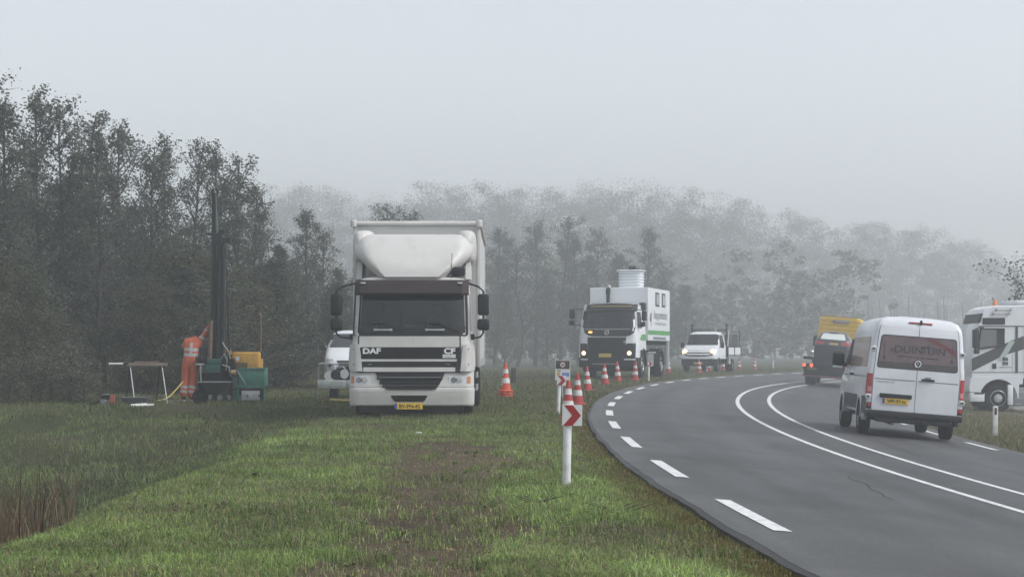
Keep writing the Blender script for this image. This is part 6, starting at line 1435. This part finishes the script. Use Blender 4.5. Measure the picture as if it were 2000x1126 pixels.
for p, py, Y0, l in ((-30, 560, 47, 'pale green willow bush cut by the left picture edge'), (40, 590, 49, 'pale willow bush at the left edge, right of the cut off one'), (95, 660, 51, 'lower willow bush right of the left edge bushes')):
    plant('willow_bush', PW, at(p, Y0), Y0, tops(p, py, Y0)+.5, 6, random.uniform(0, 6), l, 'bush', None, 1.1)
for k, (p, py, Y0) in enumerate(((60, 742, 46), (100, 735, 46.5), (140, 728, 47), (165, 745, 46), (20, 750, 45.5), (600, 735, 70), (575, 745, 72))):
    plant('bramble_bush', PB, at(p, Y0), Y0, tops(p, py, Y0)+.35, 1.6, random.uniform(0, 6), ['greyish bramble bush low on the left bank' if k < 5 else 'pale bramble bush at the wood edge left of the parked van', ][0], 'bush', 'brambles of the bank' if k < 5 else 'brambles near the parked van', 1.3)
MT = [(930, 470, 122, 0), (965, 450, 126, 1), (1010, 480, 120, 2), (1045, 440, 128, 0), (1095, 430, 130, 3), (1130, 470, 124, 1), (1165, 460, 132, 2), (1210, 500, 126, 4), (1262, 450, 134, 1), (1300, 520, 138, 2), (880, 480, 118, 3), (985, 560, 118, 4), (1070, 560, 122, 4), (1150, 560, 124, 4), (1240, 580, 134, 4), (1340, 560, 146, 4)]
MLAB = ['tree half behind the right mirror of the box truck', 'dark tree top just right of the box truck box', 'tree left above the cone stack post', 'tree above the dark timber post', 'tallest open tree above the speed limit plate', 'tree left of the survey truck', 'tree above the left mirror of the survey truck', 'low tree above the survey truck cab', 'pointed tree behind the survey truck vent stack', 'faint tree right of the survey truck box',
        'tree hidden behind the box truck right side', 'low bushy tree behind the cone stack', 'low bushy tree above the speed limit plate', 'low bushy tree touching the survey truck mirror', 'low bushy tree behind the survey truck box', 'low bushy tree between survey truck and dropside truck']
for (p, py, Y0, k), l in zip(MT, MLAB):
    Y0 = Y0*1.28
    plant('hazy_tree', PT[k], at(p, Y0), Y0, tops(p, py, Y0), 10, random.uniform(0, 6), 'hazy '+l, 'tree', 'hazy trees behind the trucks', 1.25)
# overhanging tree at the right edge
T = plant('roadside_tree', tree_protos(21, 9, 3.4, .3, 30, 9000, .16, LEAF, .3), at(2085, 82.), 82., 7.4, 9, 1.2, 'tree reaching in from the right edge above the tractor unit', 'tree', None, 1.15)

# far wood seen through the fog: one mass
V = []; rf = np.random.default_rng(5)
def far_tree(x, y, h, w, n, leaf):
    z0 = gz(x, y); m = int(n); nb = 34
    ct = rf.uniform(.06, 1., nb); ca = rf.uniform(0, 6.28, nb); pr = np.sqrt(np.clip(1-((ct-.42)/.60)**2, .02, 1))
    cr = w*pr*rf.random(nb)**.5*rf.uniform(.8, 1.15, nb)
    C = np.stack([x+np.cos(ca)*cr, y+np.sin(ca)*cr, z0+h*(.06+.91*ct)], -1); sz = rf.uniform(.5, 1.25, nb)*h/26
    i = rf.integers(0, nb, m); P = C[i]+np.clip(rf.normal(size=(m, 3)), -1.7, 1.7)*np.array([1., 1., .62])*sz[i][:, None]
    V.append(leaf_quads(P, leaf))
prof_p = [480, 600, 700, 760, 850, 900, 1000, 1100, 1200, 1330, 1420, 1520, 1600, 1700, 1800, 1900, 1960, 2100]
prof_y = [345, 335, 362, 372, 325, 330, 338, 345, 340, 335, 360, 385, 410, 405, 420, 445, 480, 520]
for row in range(4):
    for k in range(58):
        p = 420+k*30+rf.uniform(-14, 14); Y0 = [320, 345, 375, 410][row]+rf.uniform(-8, 8)+ (40 if p < 760 else 0)+max(0, p-1350)*.16; x = at(p, Y0)
        oo_ = float(r_off(x, Y0))
        if -7 < oo_ < 15 and Y0 < 280: continue
        py = np.interp(p, prof_p, prof_y)+12+rf.uniform(-6, 34)+(45 if row == 0 else 20 if row == 1 else 0)
        far_tree(x, Y0, tops(p, py, Y0), 6.6, 3000, .40)
for k in range(46):      # lower fringe in front of the far wood
    p = 860+k*18+rf.uniform(-10, 10); Y0 = rf.uniform(200, 260); x = at(p, Y0)
    if -7 < float(r_off(x, Y0)) < 15: continue
    far_tree(x, Y0, rf.uniform(6, 15), 4.5, 1000, .55)
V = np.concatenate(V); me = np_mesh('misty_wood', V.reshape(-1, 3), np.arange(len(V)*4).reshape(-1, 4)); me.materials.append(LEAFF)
fw = add_obj('misty_wood', me); tag(fw, 'far wood fading into the fog behind the road', 'wood', kind='stuff')
# trunks of the far wood
m = MB()
for k in range(150):
    p = random.uniform(450, 2100); Y0 = random.uniform(320, 410)+(40 if p < 760 else 0); x = at(p, Y0)
    if -7 < float(r_off(x, Y0)) < 15: continue
    m.tube([(x, Y0, -.2), (x+random.uniform(-.3, .3), Y0, 6), (x+random.uniform(-.5, .5), Y0, 11)], [.3, .2, .08], 5)
ft = m.build('tree_trunks', BARK, None, 0, recalc=False); tag(ft, 'pale trunks of the far wood', 'trunks', kind='stuff')

# ------------------------------------------------------------------ fog
hz = MB().box(-690, 690, -240, 690, -4, 52).build('haze', None, None, 0)
fm = bpy.data.materials.new('fog'); fm.use_nodes = True; n = fm.node_tree.nodes; l = fm.node_tree.links; n.remove(n['Principled BSDF'])
pv = n.new('ShaderNodeVolumePrincipled'); pv.inputs['Color'].default_value = (.90, .935, .97, 1); pv.inputs['Density'].default_value = FOG_DENSITY; pv.inputs['Anisotropy'].default_value = .35
l.new(pv.outputs[0], n['Material Output'].inputs['Volume']); hz.data.materials.append(fm)
tag(hz, 'even grey fog filling the air over the road', 'fog', kind='stuff')
